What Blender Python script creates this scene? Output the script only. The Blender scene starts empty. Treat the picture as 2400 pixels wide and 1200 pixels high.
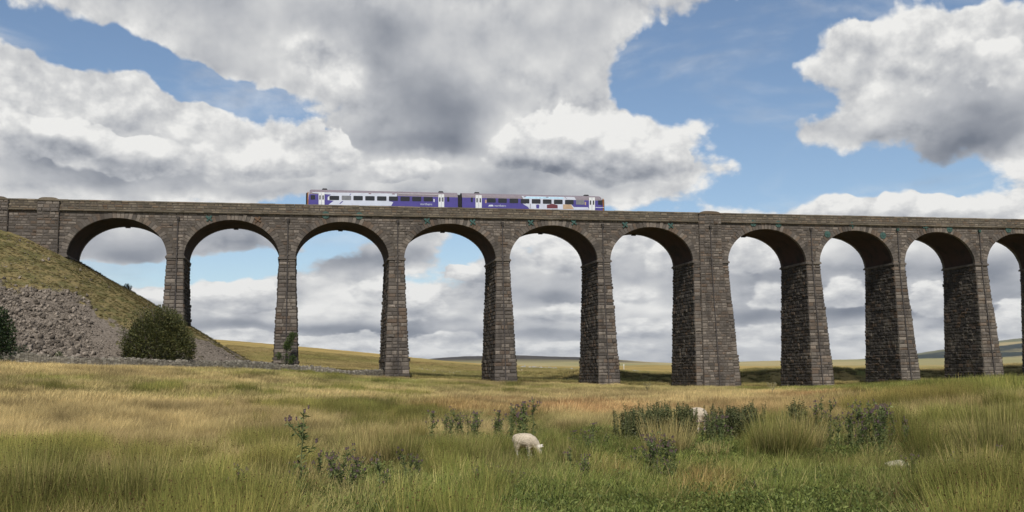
import bpy, bmesh, math, random
import numpy as np
from math import radians, sin, cos, tan, atan, atan2, sqrt, pi
from mathutils import Vector, Matrix

random.seed(7)
RNG = np.random.default_rng(11)
SC = bpy.context.scene
COL = SC.collection

# ------------------------------------------------------------------ camera
F_PX = 2336.7                      # focal length in pixels of the 2400 px wide photograph
PITCH, ROLL = 0.1213, 0.01136
EZ = 2.0                           # eye height above the datum
cam_data = bpy.data.cameras.new('camera')
cam_data.sensor_width = 36.0
cam_data.lens = 36.0 * F_PX / 2400.0
cam_data.clip_start = 0.2
cam_data.clip_end = 60000.0
cam = bpy.data.objects.new('camera', cam_data)
COL.objects.link(cam)
R0 = Vector((1, 0, 0)); U0 = Vector((0, -sin(PITCH), cos(PITCH))); FW = Vector((0, cos(PITCH), sin(PITCH)))
CR = R0 * cos(ROLL) - U0 * sin(ROLL)
CU = R0 * sin(ROLL) + U0 * cos(ROLL)
m = Matrix((CR, CU, -FW)).transposed().to_4x4()
m.translation = Vector((0, 0, EZ))
cam.matrix_world = m
SC.camera = cam

def ray(px, py):
    d = FW * F_PX + CR * (px - 1200) + CU * (600 - py)
    return d.normalized()

def project(x, y, z):
    """world -> photo pixels (numpy ok)"""
    z = z - EZ
    a = x * CR.x + y * CR.y + z * CR.z
    b = x * CU.x + y * CU.y + z * CU.z
    c = x * FW.x + y * FW.y + z * FW.z
    return 1200 + F_PX * a / c, 600 - F_PX * b / c

# ------------------------------------------------------------------ view
SC.view_settings.view_transform = 'Standard'
SC.view_settings.look = 'None'
SC.view_settings.exposure = 0.12
SC.view_settings.gamma = 1.0

# ------------------------------------------------------------------ sun
SUN_EL, SUN_AZ = radians(50), radians(179)     # azimuth clockwise from +Y
sun_dir = Vector((sin(SUN_AZ) * cos(SUN_EL), cos(SUN_AZ) * cos(SUN_EL), sin(SUN_EL)))
sl = bpy.data.lights.new('sun', 'SUN')
sl.energy = 4.3; sl.angle = radians(0.5); sl.color = (1.0, 0.95, 0.87)
so = bpy.data.objects.new('sun', sl); COL.objects.link(so)
so.rotation_euler = (-sun_dir).to_track_quat('-Z', 'Y').to_euler()
so.location = (0, 0, 60)

# ------------------------------------------------------------------ node helpers
class NT:
    def __init__(self, tree): self.t = tree; self.n = tree.nodes; self.l = tree.links
    def new(self, kind, **kw):
        nd = self.n.new(kind)
        for k, v in kw.items(): setattr(nd, k, v)
        return nd
    def put(self, sock, v):
        if hasattr(v, 'is_output') or isinstance(v, bpy.types.NodeSocket): self.l.new(v, sock)
        elif v is not None: sock.default_value = v
    def math(self, op, a, b=None, c=None, clamp=False):
        nd = self.new('ShaderNodeMath', operation=op, use_clamp=clamp)
        self.put(nd.inputs[0], a)
        if b is not None: self.put(nd.inputs[1], b)
        if c is not None: self.put(nd.inputs[2], c)
        return nd.outputs[0]
    def vmath(self, op, a, b=None):
        nd = self.new('ShaderNodeVectorMath', operation=op)
        self.put(nd.inputs[0], a)
        if b is not None: self.put(nd.inputs[1], b)
        return nd.outputs['Value'] if op in ('LENGTH', 'DOT_PRODUCT', 'DISTANCE') else nd.outputs[0]
    def comb(self, x, y, z=0.0):
        nd = self.new('ShaderNodeCombineXYZ')
        for i, v in enumerate((x, y, z)): self.put(nd.inputs[i], v)
        return nd.outputs[0]
    def sep(self, v):
        nd = self.new('ShaderNodeSeparateXYZ'); self.put(nd.inputs[0], v); return nd.outputs
    def mapr(self, v, a, b, c=0.0, d=1.0, smooth=True):
        nd = self.new('ShaderNodeMapRange', interpolation_type='SMOOTHSTEP' if smooth else 'LINEAR')
        for i, q in enumerate((v, a, b, c, d)): self.put(nd.inputs[i], q)
        return nd.outputs[0]
    def mix(self, f, a, b, blend='MIX'):
        nd = self.new('ShaderNodeMix', data_type='RGBA', blend_type=blend)
        self.put(nd.inputs[0], f)
        for s, v in ((nd.inputs[6], a), (nd.inputs[7], b)):
            self.put(s, (*v, 1.0) if isinstance(v, tuple) and len(v) == 3 else v)
        return nd.outputs[2]
    def noise(self, vec, scale, detail=4, rough=0.55, dist=0.0, out='Fac', lac=2.0, dim='3D'):
        nd = self.new('ShaderNodeTexNoise', noise_dimensions=dim)
        if vec is not None: self.put(nd.inputs['Vector'], vec)
        nd.inputs['Scale'].default_value = scale; nd.inputs['Detail'].default_value = detail
        nd.inputs['Roughness'].default_value = rough; nd.inputs['Distortion'].default_value = dist
        nd.inputs['Lacunarity'].default_value = lac
        return nd.outputs[out]
    def ramp(self, f, stops):
        nd = self.new('ShaderNodeValToRGB'); e = nd.color_ramp.elements
        while len(e) < len(stops): e.new(0.5)
        for q, (p, c) in zip(e, stops): q.position = p; q.color = (*c, 1.0)
        self.put(nd.inputs[0], f); return nd.outputs[0]
# ------------------------------------------------------------------ sky: Nishita air with a procedural cloud layer
world = bpy.data.worlds.new('World'); SC.world = world; world.use_nodes = True
world.cycles.sampling_method = 'MANUAL'; world.cycles.sample_map_resolution = 256
W = NT(world.node_tree); W.n.clear()
DEG = 180 / pi
def azel(px, py):
    d = ray(px, py); return atan2(d.x, d.y) * DEG, math.asin(d.z) * DEG

tc = W.new('ShaderNodeTexCoord').outputs['Generated']
dx, dy, dz = W.sep(tc)
az_ = W.math('MULTIPLY', W.math('ARCTAN2', dx, dy), DEG)
el_ = W.math('MULTIPLY', W.math('ARCSINE', dz), DEG)
# cloud banks: photo px centre, radii px, rotation deg, weight
BANKS = [
 # big central grey cumulus mass, top middle
 (1060, 150, 400, 250, 0, 1.0), (700, 60, 420, 110, 8, .8), (450, 40, 380, 110, 12, .8), (1450, 30, 260, 60, -8, .5), (1330, 90, 160, 130, 0, .55),
 (600, 165, 110, 60, 30, .55), (1100, 290, 260, 90, 0, .6),(1680,10,260,40,-5,.35),
 # left bank
 (110, 250, 260, 150, 8, 1.0), (330, 290, 260, 130, 14, .9), (100, 400, 330, 110, 0, .8), (640, 340, 240, 100, 10, .75), (520, 400, 360, 60, 0, .7), (0, 170, 100, 60, 0, .4),
 # middle right bank
 (1330, 340, 230, 120, 0, 1.0), (1500, 360, 200, 100, 0, .8), (1060, 400, 300, 80, 0, .7), (1300, 440, 460, 50, 0, .6),
 # upper right
 (2150, 150, 260, 110, 5, .85), (2330, 230, 240, 150, 0, .95), (2080, 270, 240, 70, -8, .6), (2230, 350, 200, 55, -5, .5), (2400,90,150,90,0,.6),
 (1900, 300, 60, 26, -10, .4), (1690, 255, 90, 22, -38, .42),
 (1800, 400, 120, 20, -14, .35), (2050, 490, 300, 24, 2, .5), (2300, 505, 240, 30, 0, .5), (2200, 465, 80, 30, 20, .3),(1700,470,200,30,0,.3),
 # clouds seen through the arches
 (120, 560, 240, 60, 0, .9), (380, 565, 200, 46, 0, .5), (200, 720, 340, 60, 0, .7), (-100, 640, 200, 90, 0, .6), (520, 720, 200, 60, 0, .35), (380, 800, 400, 30, 0, .5),
 (400, 570, 240, 60, 0, .8), (620, 560, 110, 40, 0, .5), (850, 600, 160, 80, 0, .7), (1040, 570, 110, 60, 0, .45), (1300, 600, 200, 100, 0, .8),(1560,610,200,110,0,.8),
 (560, 690, 300, 80, 0, .75), (900, 720, 330, 100, 0, .8), (1300, 740, 330, 110, 0, .85), (1700, 700, 300, 140, 0, .85), (2100, 680, 300, 150, 0, .9), (2400, 660, 200, 160, 0, .9),
 (300, 720, 140, 50, 0, .4), (1200, 820, 1400, 70, 0, .55), (1850, 560, 250, 70, 0, .6), (2250, 560, 200, 60, 0, .6),
 # beyond the frame, so the dome is cloudy all round
 (-900, 150, 600, 260, 0, .9), (3300, 200, 600, 280, 0, .9),
 # blue gaps
 (565, 235, 160, 62, 18, -1.35), (60, 80, 200, 62, 10, -1.0), (330, 150, 160, 44, 16, -1.0), (1600, 170, 240, 130, -10, -1.0), (1820, 60, 160, 90, 0, -.8), (1550, 230, 150, 40, -5, -.7), (1500,170,90,60,0,-.5),
 (1800, 250, 120, 70, 0, -.6), (1760, 340, 130, 30, 0, -.6), (2000, 415, 400, 60, -4, -.9), (2200, 20, 300, 25, 3, -.6), (660, 120, 50, 60, 30, -.5),
 (560, 622, 150, 32, 0, -1.1), (330, 640, 150, 34, 0, -.9), (1240, 560, 30, 20, 0, -.3), (840, 545, 60, 20, 0, -.5), (780, 590, 80, 60, 0, -.75), (1060, 590, 40, 40, 30, -.6), (980, 660, 60, 20, 0, -.4), (1800, 600, 30, 20, 0, -.2), (1550,640,60,24,0,-.4), (720,660,60,20,0,-.5),
]
# where the clouds are thick and grey rather than sunlit
GREYS = [
 (1010, 270, 230, 80, 4, 1.0), (960, 150, 200, 90, 0, .42), (1000, 330, 170, 30, 0, .7), (620, 40, 400, 60, 8, .30), (560, 160, 120, 40, 20, .55), (1280, 60, 240, 80, 0, .25), (880, 60, 140, 50, 0, .3),
 (110, 390, 260, 45, 4, .6), (330, 390, 240, 30, 0, .45), (1150, 400, 160, 26, 0, .3), (560, 440, 300, 20, 0, .35), (1000, 450, 400, 18, 0, .35), (1380, 410, 220, 26, 0, .25),
 (2270, 310, 220, 50, -4, .75), (2200, 365, 170, 26, -8, .5), (2180, 230, 180, 50, 0, .25), (2000, 300, 150, 26, 0, .3),
 (330, 585, 200, 50, 0, .9), (600, 560, 100, 30, 0, .7), (850, 615, 130, 35, 0, .9), (1000, 585, 80, 36, 0, .4), (1310, 640, 150, 40, 0, .55), (1600, 700, 120, 40, 0, .45), (1830, 650, 200, 40, 0, .7), (2200, 620, 260, 40, 0, .6),
 (560, 765, 280, 18, 0, .8), (640, 690, 70, 16, 0, .7), (900, 775, 300, 20, 0, .8), (900, 700, 60, 20, 0, .4), (1300, 785, 300, 18, 0, .7), (1280, 700, 130, 26, 0, .5), (1750, 745, 300, 22, 0, .8), (1750, 800, 300, 12, 0, .5), (2150, 720, 300, 30, 0, .6), (2350, 650, 120, 60, 0, .5),
 # sunlit tops (negative = brighter)
 (150, 220, 240, 50, 10, -.75), (60, 300, 160, 40, 0, -.35), (400, 250, 150, 40, 18, -.6), (700, 330, 120, 50, 10, -.6), (760, 130, 90, 70, 0, -.5), (800, 210, 110, 50, 20, -.4), (1170, 130, 120, 60, 0, -.35),
 (1340, 280, 170, 50, 0, -.85), (1550, 330, 120, 60, 0, -.6), (980, 380, 80, 30, 0, -.5), (1200, 340, 80, 40, 0, -.4), (2050, 90, 130, 40, 0, -.6), (2280, 80, 160, 40, 0, -.45), (2100, 180, 120, 40, 0, -.4), (1980, 220, 100, 40, 20, -.3),
 (2050, 480, 250, 30, 0, -.7), (2350, 450, 100, 30, 0, -.4), (500, 680, 110, 30, 0, -.5), (560, 800, 300, 12, 0, -.6), (900, 680, 50, 30, 0, -.2), (980, 700, 80, 30, 0, -.7), (1200, 820, 900, 14, 0, -.5), (1320, 570, 120, 30, 0, -.4), (1550, 580, 130, 26, 0, -.5), (1560, 770, 100, 14, 0, -.5), (1760, 575, 80, 26, 0, -.5), (1800, 770, 160, 12, 0, -.6), (2000, 700, 60, 16, 0, -.3), (2170, 680, 140, 24, 0, -.35),
]
AZ0, AZ1, EL0, EL1 = -34.0, 34.0, -2.0, 31.0
def field(table, k=1.6):
    """macro field of all banks on an azimuth/elevation grid, as a sum of separable curves"""
    A = np.linspace(AZ0, AZ1, 136)[None, :]; E = np.linspace(EL0, EL1, 110)[:, None]
    T = np.zeros((110, 136))
    for (px, py, rx, ry, rot, w) in table:
        a, e = azel(px, py); c, s_ = cos(radians(rot)), sin(radians(rot))
        X, Y = A - a, E - e
        L = ((X * c - Y * s_) / (rx / 41 * k)) ** 2 + ((X * s_ + Y * c) / (ry / 41 * k)) ** 2
        T += w * np.clip(1 - L, 0, None) ** 2
    return T
def separable(T, vec_a, vec_e, rank):
    U, S, V = np.linalg.svd(T, full_matrices=False)
    tot = 0.0
    def curve(inp, funcs):
        nd = W.new('ShaderNodeVectorCurve'); mp = nd.mapping; mp.use_clip = False
        n = funcs.shape[1]
        for ch in range(3):
            f = funcs[ch]; cv = mp.curves[ch]
            idx = np.linspace(0, n - 1, 56)
            val = np.interp(idx, np.arange(n), f)
            xs = np.linspace(-1, 1, 56)
            cv.points[0].location = (xs[0], val[0]); cv.points[1].location = (xs[-1], val[-1])
            for x_, v_ in zip(xs[1:-1], val[1:-1]): cv.points.new(float(x_), float(v_))
        mp.update()
        W.put(nd.inputs['Vector'], inp); return nd.outputs[0]
    for k in range(0, rank, 3):
        u = (U[:, k:k + 3] * np.sqrt(S[k:k + 3])).T; v = (V[k:k + 3].T * np.sqrt(S[k:k + 3])).T
        nu = np.abs(u).max(1, keepdims=True) + 1e-9; nv = np.abs(v).max(1, keepdims=True) + 1e-9
        p = W.vmath('MULTIPLY', curve(vec_e, u / nu), curve(vec_a, v / nv))
        d = W.vmath('DOT_PRODUCT', p, tuple((nu * nv)[:, 0]))
        tot = W.math('ADD', d, tot)
    return tot

q0 = W.comb(az_, el_, 0.0)
# domain warp so that the banks get ragged outlines
wn = W.noise(q0, 0.16, 4, 0.6, out='Color', dim='2D')
wn = W.vmath('SUBTRACT', wn, (0.5, 0.5, 0.5))
low = W.mapr(el_, 3.0, 13.0, 0.35, 1.0)
wz = W.vmath('MULTIPLY', wn, (4.2, 3.0, 0.0))
sc_ = W.new('ShaderNodeVectorMath', operation='SCALE'); W.put(sc_.inputs[0], wz); W.put(sc_.inputs['Scale'], low)
qw = W.vmath('ADD', q0, sc_.outputs[0])
wx, wy, _ = W.sep(qw)
ta = W.mapr(wx, AZ0, AZ1, -1.0, 1.0, smooth=False); te = W.mapr(wy, EL0, EL1, -1.0, 1.0, smooth=False)
va, ve = W.comb(ta, ta, ta), W.comb(te, te, te)
M = separable(field(BANKS), va, ve, 15)
G = separable(field(GREYS), va, ve, 12)

# detail noise: horizontally stretched and finer towards the horizon
ecomp = W.math('LOGARITHM', W.math('ADD', W.math('MAXIMUM', el_, -2.0), 9.0), math.e)      # d(e)/d(el) = 1/(el+5)
def detail(off, det=9):
    def layer(sx, sy, z):
        v = W.comb(W.math('MULTIPLY', az_, sx), W.math('MULTIPLY_ADD', ecomp, sy, off[1] * sy), z)
        return W.vmath('ADD', v, (off[0] * sx, 0, 0))
    hi = layer(0.15, 4.4, 3.0)
    n1 = W.noise(hi, 1.0, det, 0.56, 0.15, dim='2D')
    vo = W.new('ShaderNodeTexVoronoi', feature='SMOOTH_F1', normalize=True, voronoi_dimensions='2D')
    W.put(vo.inputs['Vector'], W.vmath('ADD', hi, (3.1, 1.7, 0.0)))
    vo.inputs['Scale'].default_value = 2.6; vo.inputs['Detail'].default_value = 4.0; vo.inputs['Roughness'].default_value = 0.55
    vo.inputs['Smoothness'].default_value = 0.6
    bill = W.math('SUBTRACT', 0.62, vo.outputs['Distance'])
    return n1, bill
n_a, b_a = detail((0, 0))
n_b, b_b = detail((-0.30, 0.030))
n_c = detail((-1.2, 0.12), 2)[0]
N0 = W.math('MULTIPLY_ADD', b_a, 0.9, n_a)
N1 = W.math('MULTIPLY_ADD', b_b, 0.9, n_b)
dens = W.math('MULTIPLY_ADD', W.math('SUBTRACT', N0, 0.60), 1.75, W.math('SUBTRACT', M, 0.48))
dens = W.math('ADD', dens, W.mapr(el_, 4.0, 1.0, 0.0, 0.40))
dens = W.math('ADD', dens, W.mapr(el_, 12.5, 8.0, 0.0, -0.26))
alpha = W.mapr(dens, -0.14, 0.30)
wisp = W.mapr(W.noise(W.vmath('MULTIPLY', q0, (0.07, 0.22, 1)), 1.0, 6, 0.6, 0.35, dim='2D'), 0.43, 0.80, 0.0, 0.5)
alpha = W.math('MAXIMUM', alpha, wisp)
relief = W.math('SUBTRACT', N0, N1)
Gm = W.math('MULTIPLY_ADD', W.math('SUBTRACT', n_a, 0.5), 0.35, G)
body = W.math('SUBTRACT', 1.0, Gm, clamp=True)
fine = W.math('MULTIPLY', relief, W.math('MULTIPLY_ADD', body, 0.85, 0.25))
n_d = detail((-2.6, 0.26), 2)[0]
edge_ = W.math('MAXIMUM', W.mapr(dens, 1.1, 0.25, 0.38, 1.0), W.mapr(Gm, 0.0, -0.4, 0.38, 1.0))
puff = W.math('MULTIPLY', W.math('SUBTRACT', b_a, 0.25), W.mapr(el_, 13.0, 8.0, 0.30, 0.5))
lit = W.math('MULTIPLY_ADD', W.math('ADD', fine, puff), edge_, W.mapr(el_, 14.0, 8.0, 0.68, 0.76))
lit = W.math('MULTIPLY_ADD', W.math('SUBTRACT', n_c, n_d), W.mapr(el_, 13.0, 8.0, 0.60, 0.9), lit)
lit = W.math('MULTIPLY_ADD', W.math('MULTIPLY', W.math('SUBTRACT', n_a, n_c), edge_), 0.35, lit)        # broad lobes facing the sun
lit = W.math('MULTIPLY_ADD', W.mapr(dens, 0.6, 0.0), 0.10, lit)
lit = W.math('MULTIPLY_ADD', W.math('MAXIMUM', Gm, 0.0), W.mapr(el_, 14.0, 9.0, -0.46, -0.58), lit)
lit = W.math('MULTIPLY_ADD', W.math('MINIMUM', Gm, 0.0), -0.24, lit)
# nearer cumulus puffs standing in front of the grey masses
PUFFS = [(1330, 330, 150, 80, 0, 1.0), (1455, 352, 140, 68, 0, .9), (1565, 375, 100, 48, 0, .8), (1230, 372, 110, 46, 0, .7), (70, 330, 150, 66, 0, .9), (230, 350, 130, 50, 10, .7), (400, 380, 140, 46, 8, .7), (640, 375, 140, 46, 0, .8), (765, 335, 90, 42, 20, .8), (950, 395, 90, 30, 0, .7),
 (2060, 110, 130, 60, 0, .7), (2290, 150, 150, 60, 0, .6), (2070, 495, 180, 34, 0, .8), (2200, 470, 70, 34, 0, .7), (2340, 500, 120, 26, 0, .6),
 (540, 700, 120, 44, 0, .95), (985, 715, 70, 40, 0, .9), (880, 690, 60, 32, 0, .7), (1310, 600, 90, 40, 0, .8), (1585, 605, 90, 44, 0, .8), (1500, 770, 70, 24, 0, .9), (1350, 730, 80, 26, 0, .7), (1765, 610, 70, 44, 0, .8), (1790, 778, 100, 20, 0, .9), (1830, 700, 90, 24, 0, .6), (2180, 700, 80, 44, 0, .7), (1985, 690, 46, 36, 0, .7), (2370, 745, 60, 44, 0, .7), (345, 705, 70, 30, 0, .8), (620, 800, 180, 18, 0, .8), (1050, 790, 100, 16, 0, .7), (1280, 815, 180, 16, 0, .8), (1500, 690, 60, 24, 0, .6), (850, 800, 90, 18, 0, .8), (2000, 790, 90, 18, 0, .8), (1080, 640, 60, 24, 0, .6)]
M2 = separable(field(PUFFS, 1.45), va, ve, 15)
G2 = separable(field([(x, y + .62 * b_, a * 1.05, b_ * .62, r, .95 * w_) for (x, y, a, b_, r, w_) in PUFFS] + [(x, y - .55 * b_, a, b_ * .5, r, -.8 * w_) for (x, y, a, b_, r, w_) in PUFFS]), va, ve, 15)
d2 = W.math('MULTIPLY_ADD', W.math('SUBTRACT', N0, 0.60), 1.2, W.math('SUBTRACT', M2, 0.36))
a2 = W.math('MULTIPLY', W.mapr(d2, 0.0, 0.13), W.mapr(M2, 0.10, 0.30))
l2 = W.math('MULTIPLY_ADD', G2, -0.34, W.math('MULTIPLY_ADD', relief, 1.15, 0.80))
l2 = W.math('MULTIPLY_ADD', W.math('SUBTRACT', b_a, 0.25), 0.35, l2)
ml = W.new('ShaderNodeMix', data_type='FLOAT'); W.put(ml.inputs[0], W.math('MULTIPLY', a2, 0.85)); W.put(ml.inputs[2], lit); W.put(ml.inputs[3], l2)
lit = ml.outputs[0]; alpha = W.math('MAXIMUM', alpha, a2)
cc = W.ramp(lit, [(0.0, (0.155, 0.175, 0.215)), (0.25, (0.27, 0.288, 0.325)), (0.5, (0.425, 0.438, 0.465)), (0.75, (0.585, 0.59, 0.595)), (1.0, (0.80, 0.795, 0.775))])

sky = W.new('ShaderNodeTexSky', sky_type='NISHITA', sun_disc=False)
sky.sun_elevation = SUN_EL; sky.sun_rotation = SUN_AZ; sky.altitude = 100; sky.air_density = 1.0; sky.dust_density = 0.2; sky.ozone_density = 2.0
bg1 = W.new('ShaderNodeBackground'); W.put(bg1.inputs[0], sky.outputs[0]); bg1.inputs[1].default_value = 0.10
bg2 = W.new('ShaderNodeBackground'); W.put(bg2.inputs[0], cc); bg2.inputs[1].default_value = 1.0
mx = W.new('ShaderNodeMixShader'); W.put(mx.inputs[0], alpha); W.l.new(bg1.outputs[0], mx.inputs[1]); W.l.new(bg2.outputs[0], mx.inputs[2])
wo = W.new('ShaderNodeOutputWorld'); W.l.new(mx.outputs[0], wo.inputs[0])
# ------------------------------------------------------------------ object helpers
def tag(o, label=None, cat=None, group=None, kind=None):
    if label: o['label'] = label
    if cat: o['category'] = cat
    if group: o['group'] = group
    if kind: o['kind'] = kind
    return o
def empty(name, loc=(0, 0, 0), rz=0.0):
    o = bpy.data.objects.new(name, None); COL.objects.link(o); o.location = loc; o.rotation_euler = (0, 0, rz)
    o.empty_display_size = 0.3
    return o
class MB:
    """collects quads/tris with numpy-free lists and links them as ONE mesh object"""
    def __init__(self): self.v = []; self.f = []; self.mi = []
    def add(self, verts, faces, mi=0):
        b = len(self.v); self.v.extend(tuple(p) for p in verts)
        self.f.extend(tuple(b + i for i in f) for f in faces); self.mi.extend([mi] * len(faces))
    def box(self, x0, x1, y0, y1, z0, z1, mi=0):
        self.add([(x0, y0, z0), (x1, y0, z0), (x1, y1, z0), (x0, y1, z0), (x0, y0, z1), (x1, y0, z1), (x1, y1, z1), (x0, y1, z1)],
                 [(3, 2, 1, 0), (4, 5, 6, 7), (0, 1, 5, 4), (1, 2, 6, 5), (2, 3, 7, 6), (3, 0, 4, 7)], mi)
    def hexa(self, p, mi=0):      # 8 points, bottom ring then top ring
        self.add(p, [(3, 2, 1, 0), (4, 5, 6, 7), (0, 1, 5, 4), (1, 2, 6, 5), (2, 3, 7, 6), (3, 0, 4, 7)], mi)
    def tube(self, pts, rad, n=8, mi=0, cap=True):
        pts = [Vector(p) for p in pts]; rings = []
        if not hasattr(rad, '__len__'): rad = [rad] * len(pts)
        base = len(self.v)
        for i, p in enumerate(pts):
            d = (pts[min(i + 1, len(pts) - 1)] - pts[max(i - 1, 0)]).normalized()
            a = d.orthogonal().normalized() if abs(d.z) < 0.9 else Vector((1, 0, 0)).cross(d).normalized()
            if i and a.dot(pa) < 0: a = -a
            pa = a
            b = d.cross(a)
            for k in range(n):
                t = 2 * pi * k / n
                self.v.append(tuple(p + (a * cos(t) + b * sin(t)) * rad[i]))
        for i in range(len(pts) - 1):
            for k in range(n):
                a0 = base + i * n + k; a1 = base + i * n + (k + 1) % n
                self.f.append((a0, a1, a1 + n, a0 + n)); self.mi.append(mi)
        if cap:
            self.f.append(tuple(base + k for k in reversed(range(n)))); self.mi.append(mi)
            e = base + (len(pts) - 1) * n
            self.f.append(tuple(e + k for k in range(n))); self.mi.append(mi)
    def disc(self, c, nrm, r, th, n=20, mi=0):
        c = Vector(c); nrm = Vector(nrm).normalized()
        self.tube([c, c + nrm * th], r, n, mi)
    def mesh(self, name):
        me = bpy.data.meshes.new(name); me.from_pydata(self.v, [], self.f); me.update()
        me.polygons.foreach_set('material_index', self.mi)
        return me
    def build(self, name, mats, parent=None, smooth=False):
        me = self.mesh(name)
        for mt in (mats if isinstance(mats, (list, tuple)) else [mats]): me.materials.append(mt)
        if smooth: me.polygons.foreach_set('use_smooth', [True] * len(me.polygons))
        o = bpy.data.objects.new(name, me); COL.objects.link(o)
        if parent: o.parent = parent
        return o
def np_mesh(name, V, Fq, mat, parent=None, smooth=False, attrs=None, link=True):
    """V (n,3), Fq (m,k) arrays"""
    me = bpy.data.meshes.new(name)
    V = np.asarray(V, np.float32); Fq = np.asarray(Fq, np.int32); k = Fq.shape[1]
    me.vertices.add(len(V)); me.vertices.foreach_set('co', V.ravel())
    me.loops.add(Fq.size); me.loops.foreach_set('vertex_index', Fq.ravel())
    me.polygons.add(len(Fq)); me.polygons.foreach_set('loop_start', np.arange(0, Fq.size, k, dtype=np.int32))
    me.polygons.foreach_set('loop_total', np.full(len(Fq), k, np.int32))
    if smooth: me.polygons.foreach_set('use_smooth', np.ones(len(Fq), bool))
    me.update(calc_edges=True)
    for nm, arr in (attrs or {}).items():
        a = me.attributes.new(nm, 'FLOAT', 'POINT'); a.data.foreach_set('value', np.asarray(arr, np.float32))
    if mat: me.materials.append(mat)
    o = bpy.data.objects.new(name, me)
    if link: COL.objects.link(o)
    if parent: o.parent = parent
    return o
def material(name, rough=0.9, spec=0.2):
    mt = bpy.data.materials.new(name); mt.use_nodes = True
    t = NT(mt.node_tree); b = mt.node_tree.nodes['Principled BSDF']
    b.inputs['Roughness'].default_value = rough; b.inputs['Specular IOR Level'].default_value = spec
    return mt, t, b
def plain(name, col, rough=0.7, metal=0.0, spec=0.3, var=0.12, scale=3.0):
    """simple paint/metal with a little uneven weathering"""
    mt, t, b = material(name, rough, spec)
    g = t.new('ShaderNodeNewGeometry').outputs['Position']
    n = t.noise(g, scale, 5, 0.6)
    c = t.mix(t.mapr(n, 0.3, 0.7), tuple(max(0, x * (1 - var)) for x in col), tuple(min(1, x * (1 + var)) for x in col))
    t.put(b.inputs['Base Color'], c); b.inputs['Metallic'].default_value = metal
    return mt

# ------------------------------------------------------------------ terrain height
_rows = np.array([2, 8, 13, 20, 30, 45, 70, 100, 125, 150, 175, 200, 260, 400, 500, 700, 1500, 4000, 8000, 14000], float)
_T = {   # azimuth -> ground height relative to the eye, by distance
 'b': [-1.8, -1.8, -1.8, -1.8, -1.8, -1.8, -1.8, -1.6, -1.5, -1.4, -1.2, -1, 0, 3, 5, 8, 14, 30, 60, 0],
 -45: [-1.75, -1.75, -1.75, -1.7, -1.4, -.8, .5, 1.9, 2.9, 3.4, 4, 5, 9, 20, 26, 27, 25, 20, 10, 0],
 -27.2: [-1.75, -1.75, -1.75, -1.7, -1.45, -.9, .2, 1.6, 2.6, 3.2, 4, 5, 9, 19, 25, 24, 20, 10, 0, -20],
 -21: [-1.75, -1.75, -1.75, -1.7, -1.5, -1.0, -.1, 1.1, 1.9, 2.5, 3.5, 4.5, 8, 17.6, 23.2, 22, 20, 10, 0, -20],
 -14.4: [-1.75, -1.75, -1.78, -1.75, -1.6, -1.2, -.5, .5, 1.15, 1.6, 2.2, 3, 6, 14, 18.6, 17, 15, 10, 0, -20],
 -7.3: [-1.75, -1.75, -1.8, -1.85, -1.7, -1.4, -1.2, -.7, -.3, .1, .8, 1.5, 3.5, 9, 12.6, 10, 10, 60, 0, -20],
 -3.5: [-1.75, -1.75, -1.8, -1.9, -1.75, -1.5, -1.35, -1.0, -.8, -.6, 0, .6, 2.2, 6, 8.4, 7, 8, 83, 70, 0],
 0: [-1.75, -1.75, -1.8, -1.95, -1.8, -1.6, -1.55, -1.35, -1.2, -1.0, -.5, .2, 1.5, 4.5, 6.2, 5, 8, 84, 70, 0],
 3.5: [-1.75, -1.75, -1.8, -1.95, -1.8, -1.6, -1.6, -1.5, -1.4, -1.3, -1, -.2, .8, 3.6, 5.2, 5.5, 10, 78, 60, 0],
 7.3: [-1.75, -1.75, -1.8, -1.9, -1.8, -1.6, -1.7, -1.7, -1.6, -1.7, -1.4, -1.5, .0, 2.4, 4.5, 7, 14, 50, 40, 0],
 10.5: [-1.75, -1.75, -1.8, -1.85, -1.75, -1.55, -1.7, -1.85, -1.9, -2.1, -2.0, -1.6, -.8, 1, 2.5, 5, 11, 38, 40, 0],
 14.4: [-1.75, -1.75, -1.8, -1.8, -1.6, -1.45, -1.7, -1.9, -2.1, -2.2, -2.1, -1.7, -.9, 1, 2, 4, 10, 50, 60, 0],
 17.8: [-1.75, -1.75, -1.8, -1.8, -1.5, -1.3, -1.4, -1.7, -1.8, -2.0, -1.9, -1.6, -.9, 1, 2, 3, 10, 48, 80, 0],
 21: [-1.75, -1.75, -1.8, -1.75, -1.35, -1.05, -1.2, -1.45, -1.5, -1.6, -1.5, -1.5, -1, .5, 1.5, 2, 10, 46, 110, 40],
 24: [-1.75, -1.75, -1.8, -1.7, -1.2, -.85, -1.0, -1.3, -1.3, -1.3, -1.4, -1.5, -1, .2, 1, 2, 10, 46, 190, 80],
 27.2: [-1.75, -1.75, -1.75, -1.6, -1.05, -.65, -.85, -1.1, -1.1, -1.1, -1.3, -1.5, -1, 0, .8, 2, 10, 48, 245, 120],
 45: [-1.75, -1.75, -1.7, -1.4, -.8, -.3, -.5, -.8, -.9, -.9, -.8, 0, 0, .5, 1, 3, 12, 60, 330, 200],
}
_az = [-180, -90] + sorted(k for k in _T if k != 'b') + [90, 180]
_tab = np.array([_T['b'] if abs(a) >= 90 else _T[a] for a in _az], float)
LA = np.linspace(-180, 180, 1441); LR = np.linspace(math.log(2), math.log(14000), 420)
_t1 = np.array([np.interp(LR, np.log(_rows), r) for r in _tab])
LUT = np.array([np.interp(LA, _az, _t1[:, j]) for j in range(len(LR))]).T      # (az, r)
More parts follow.
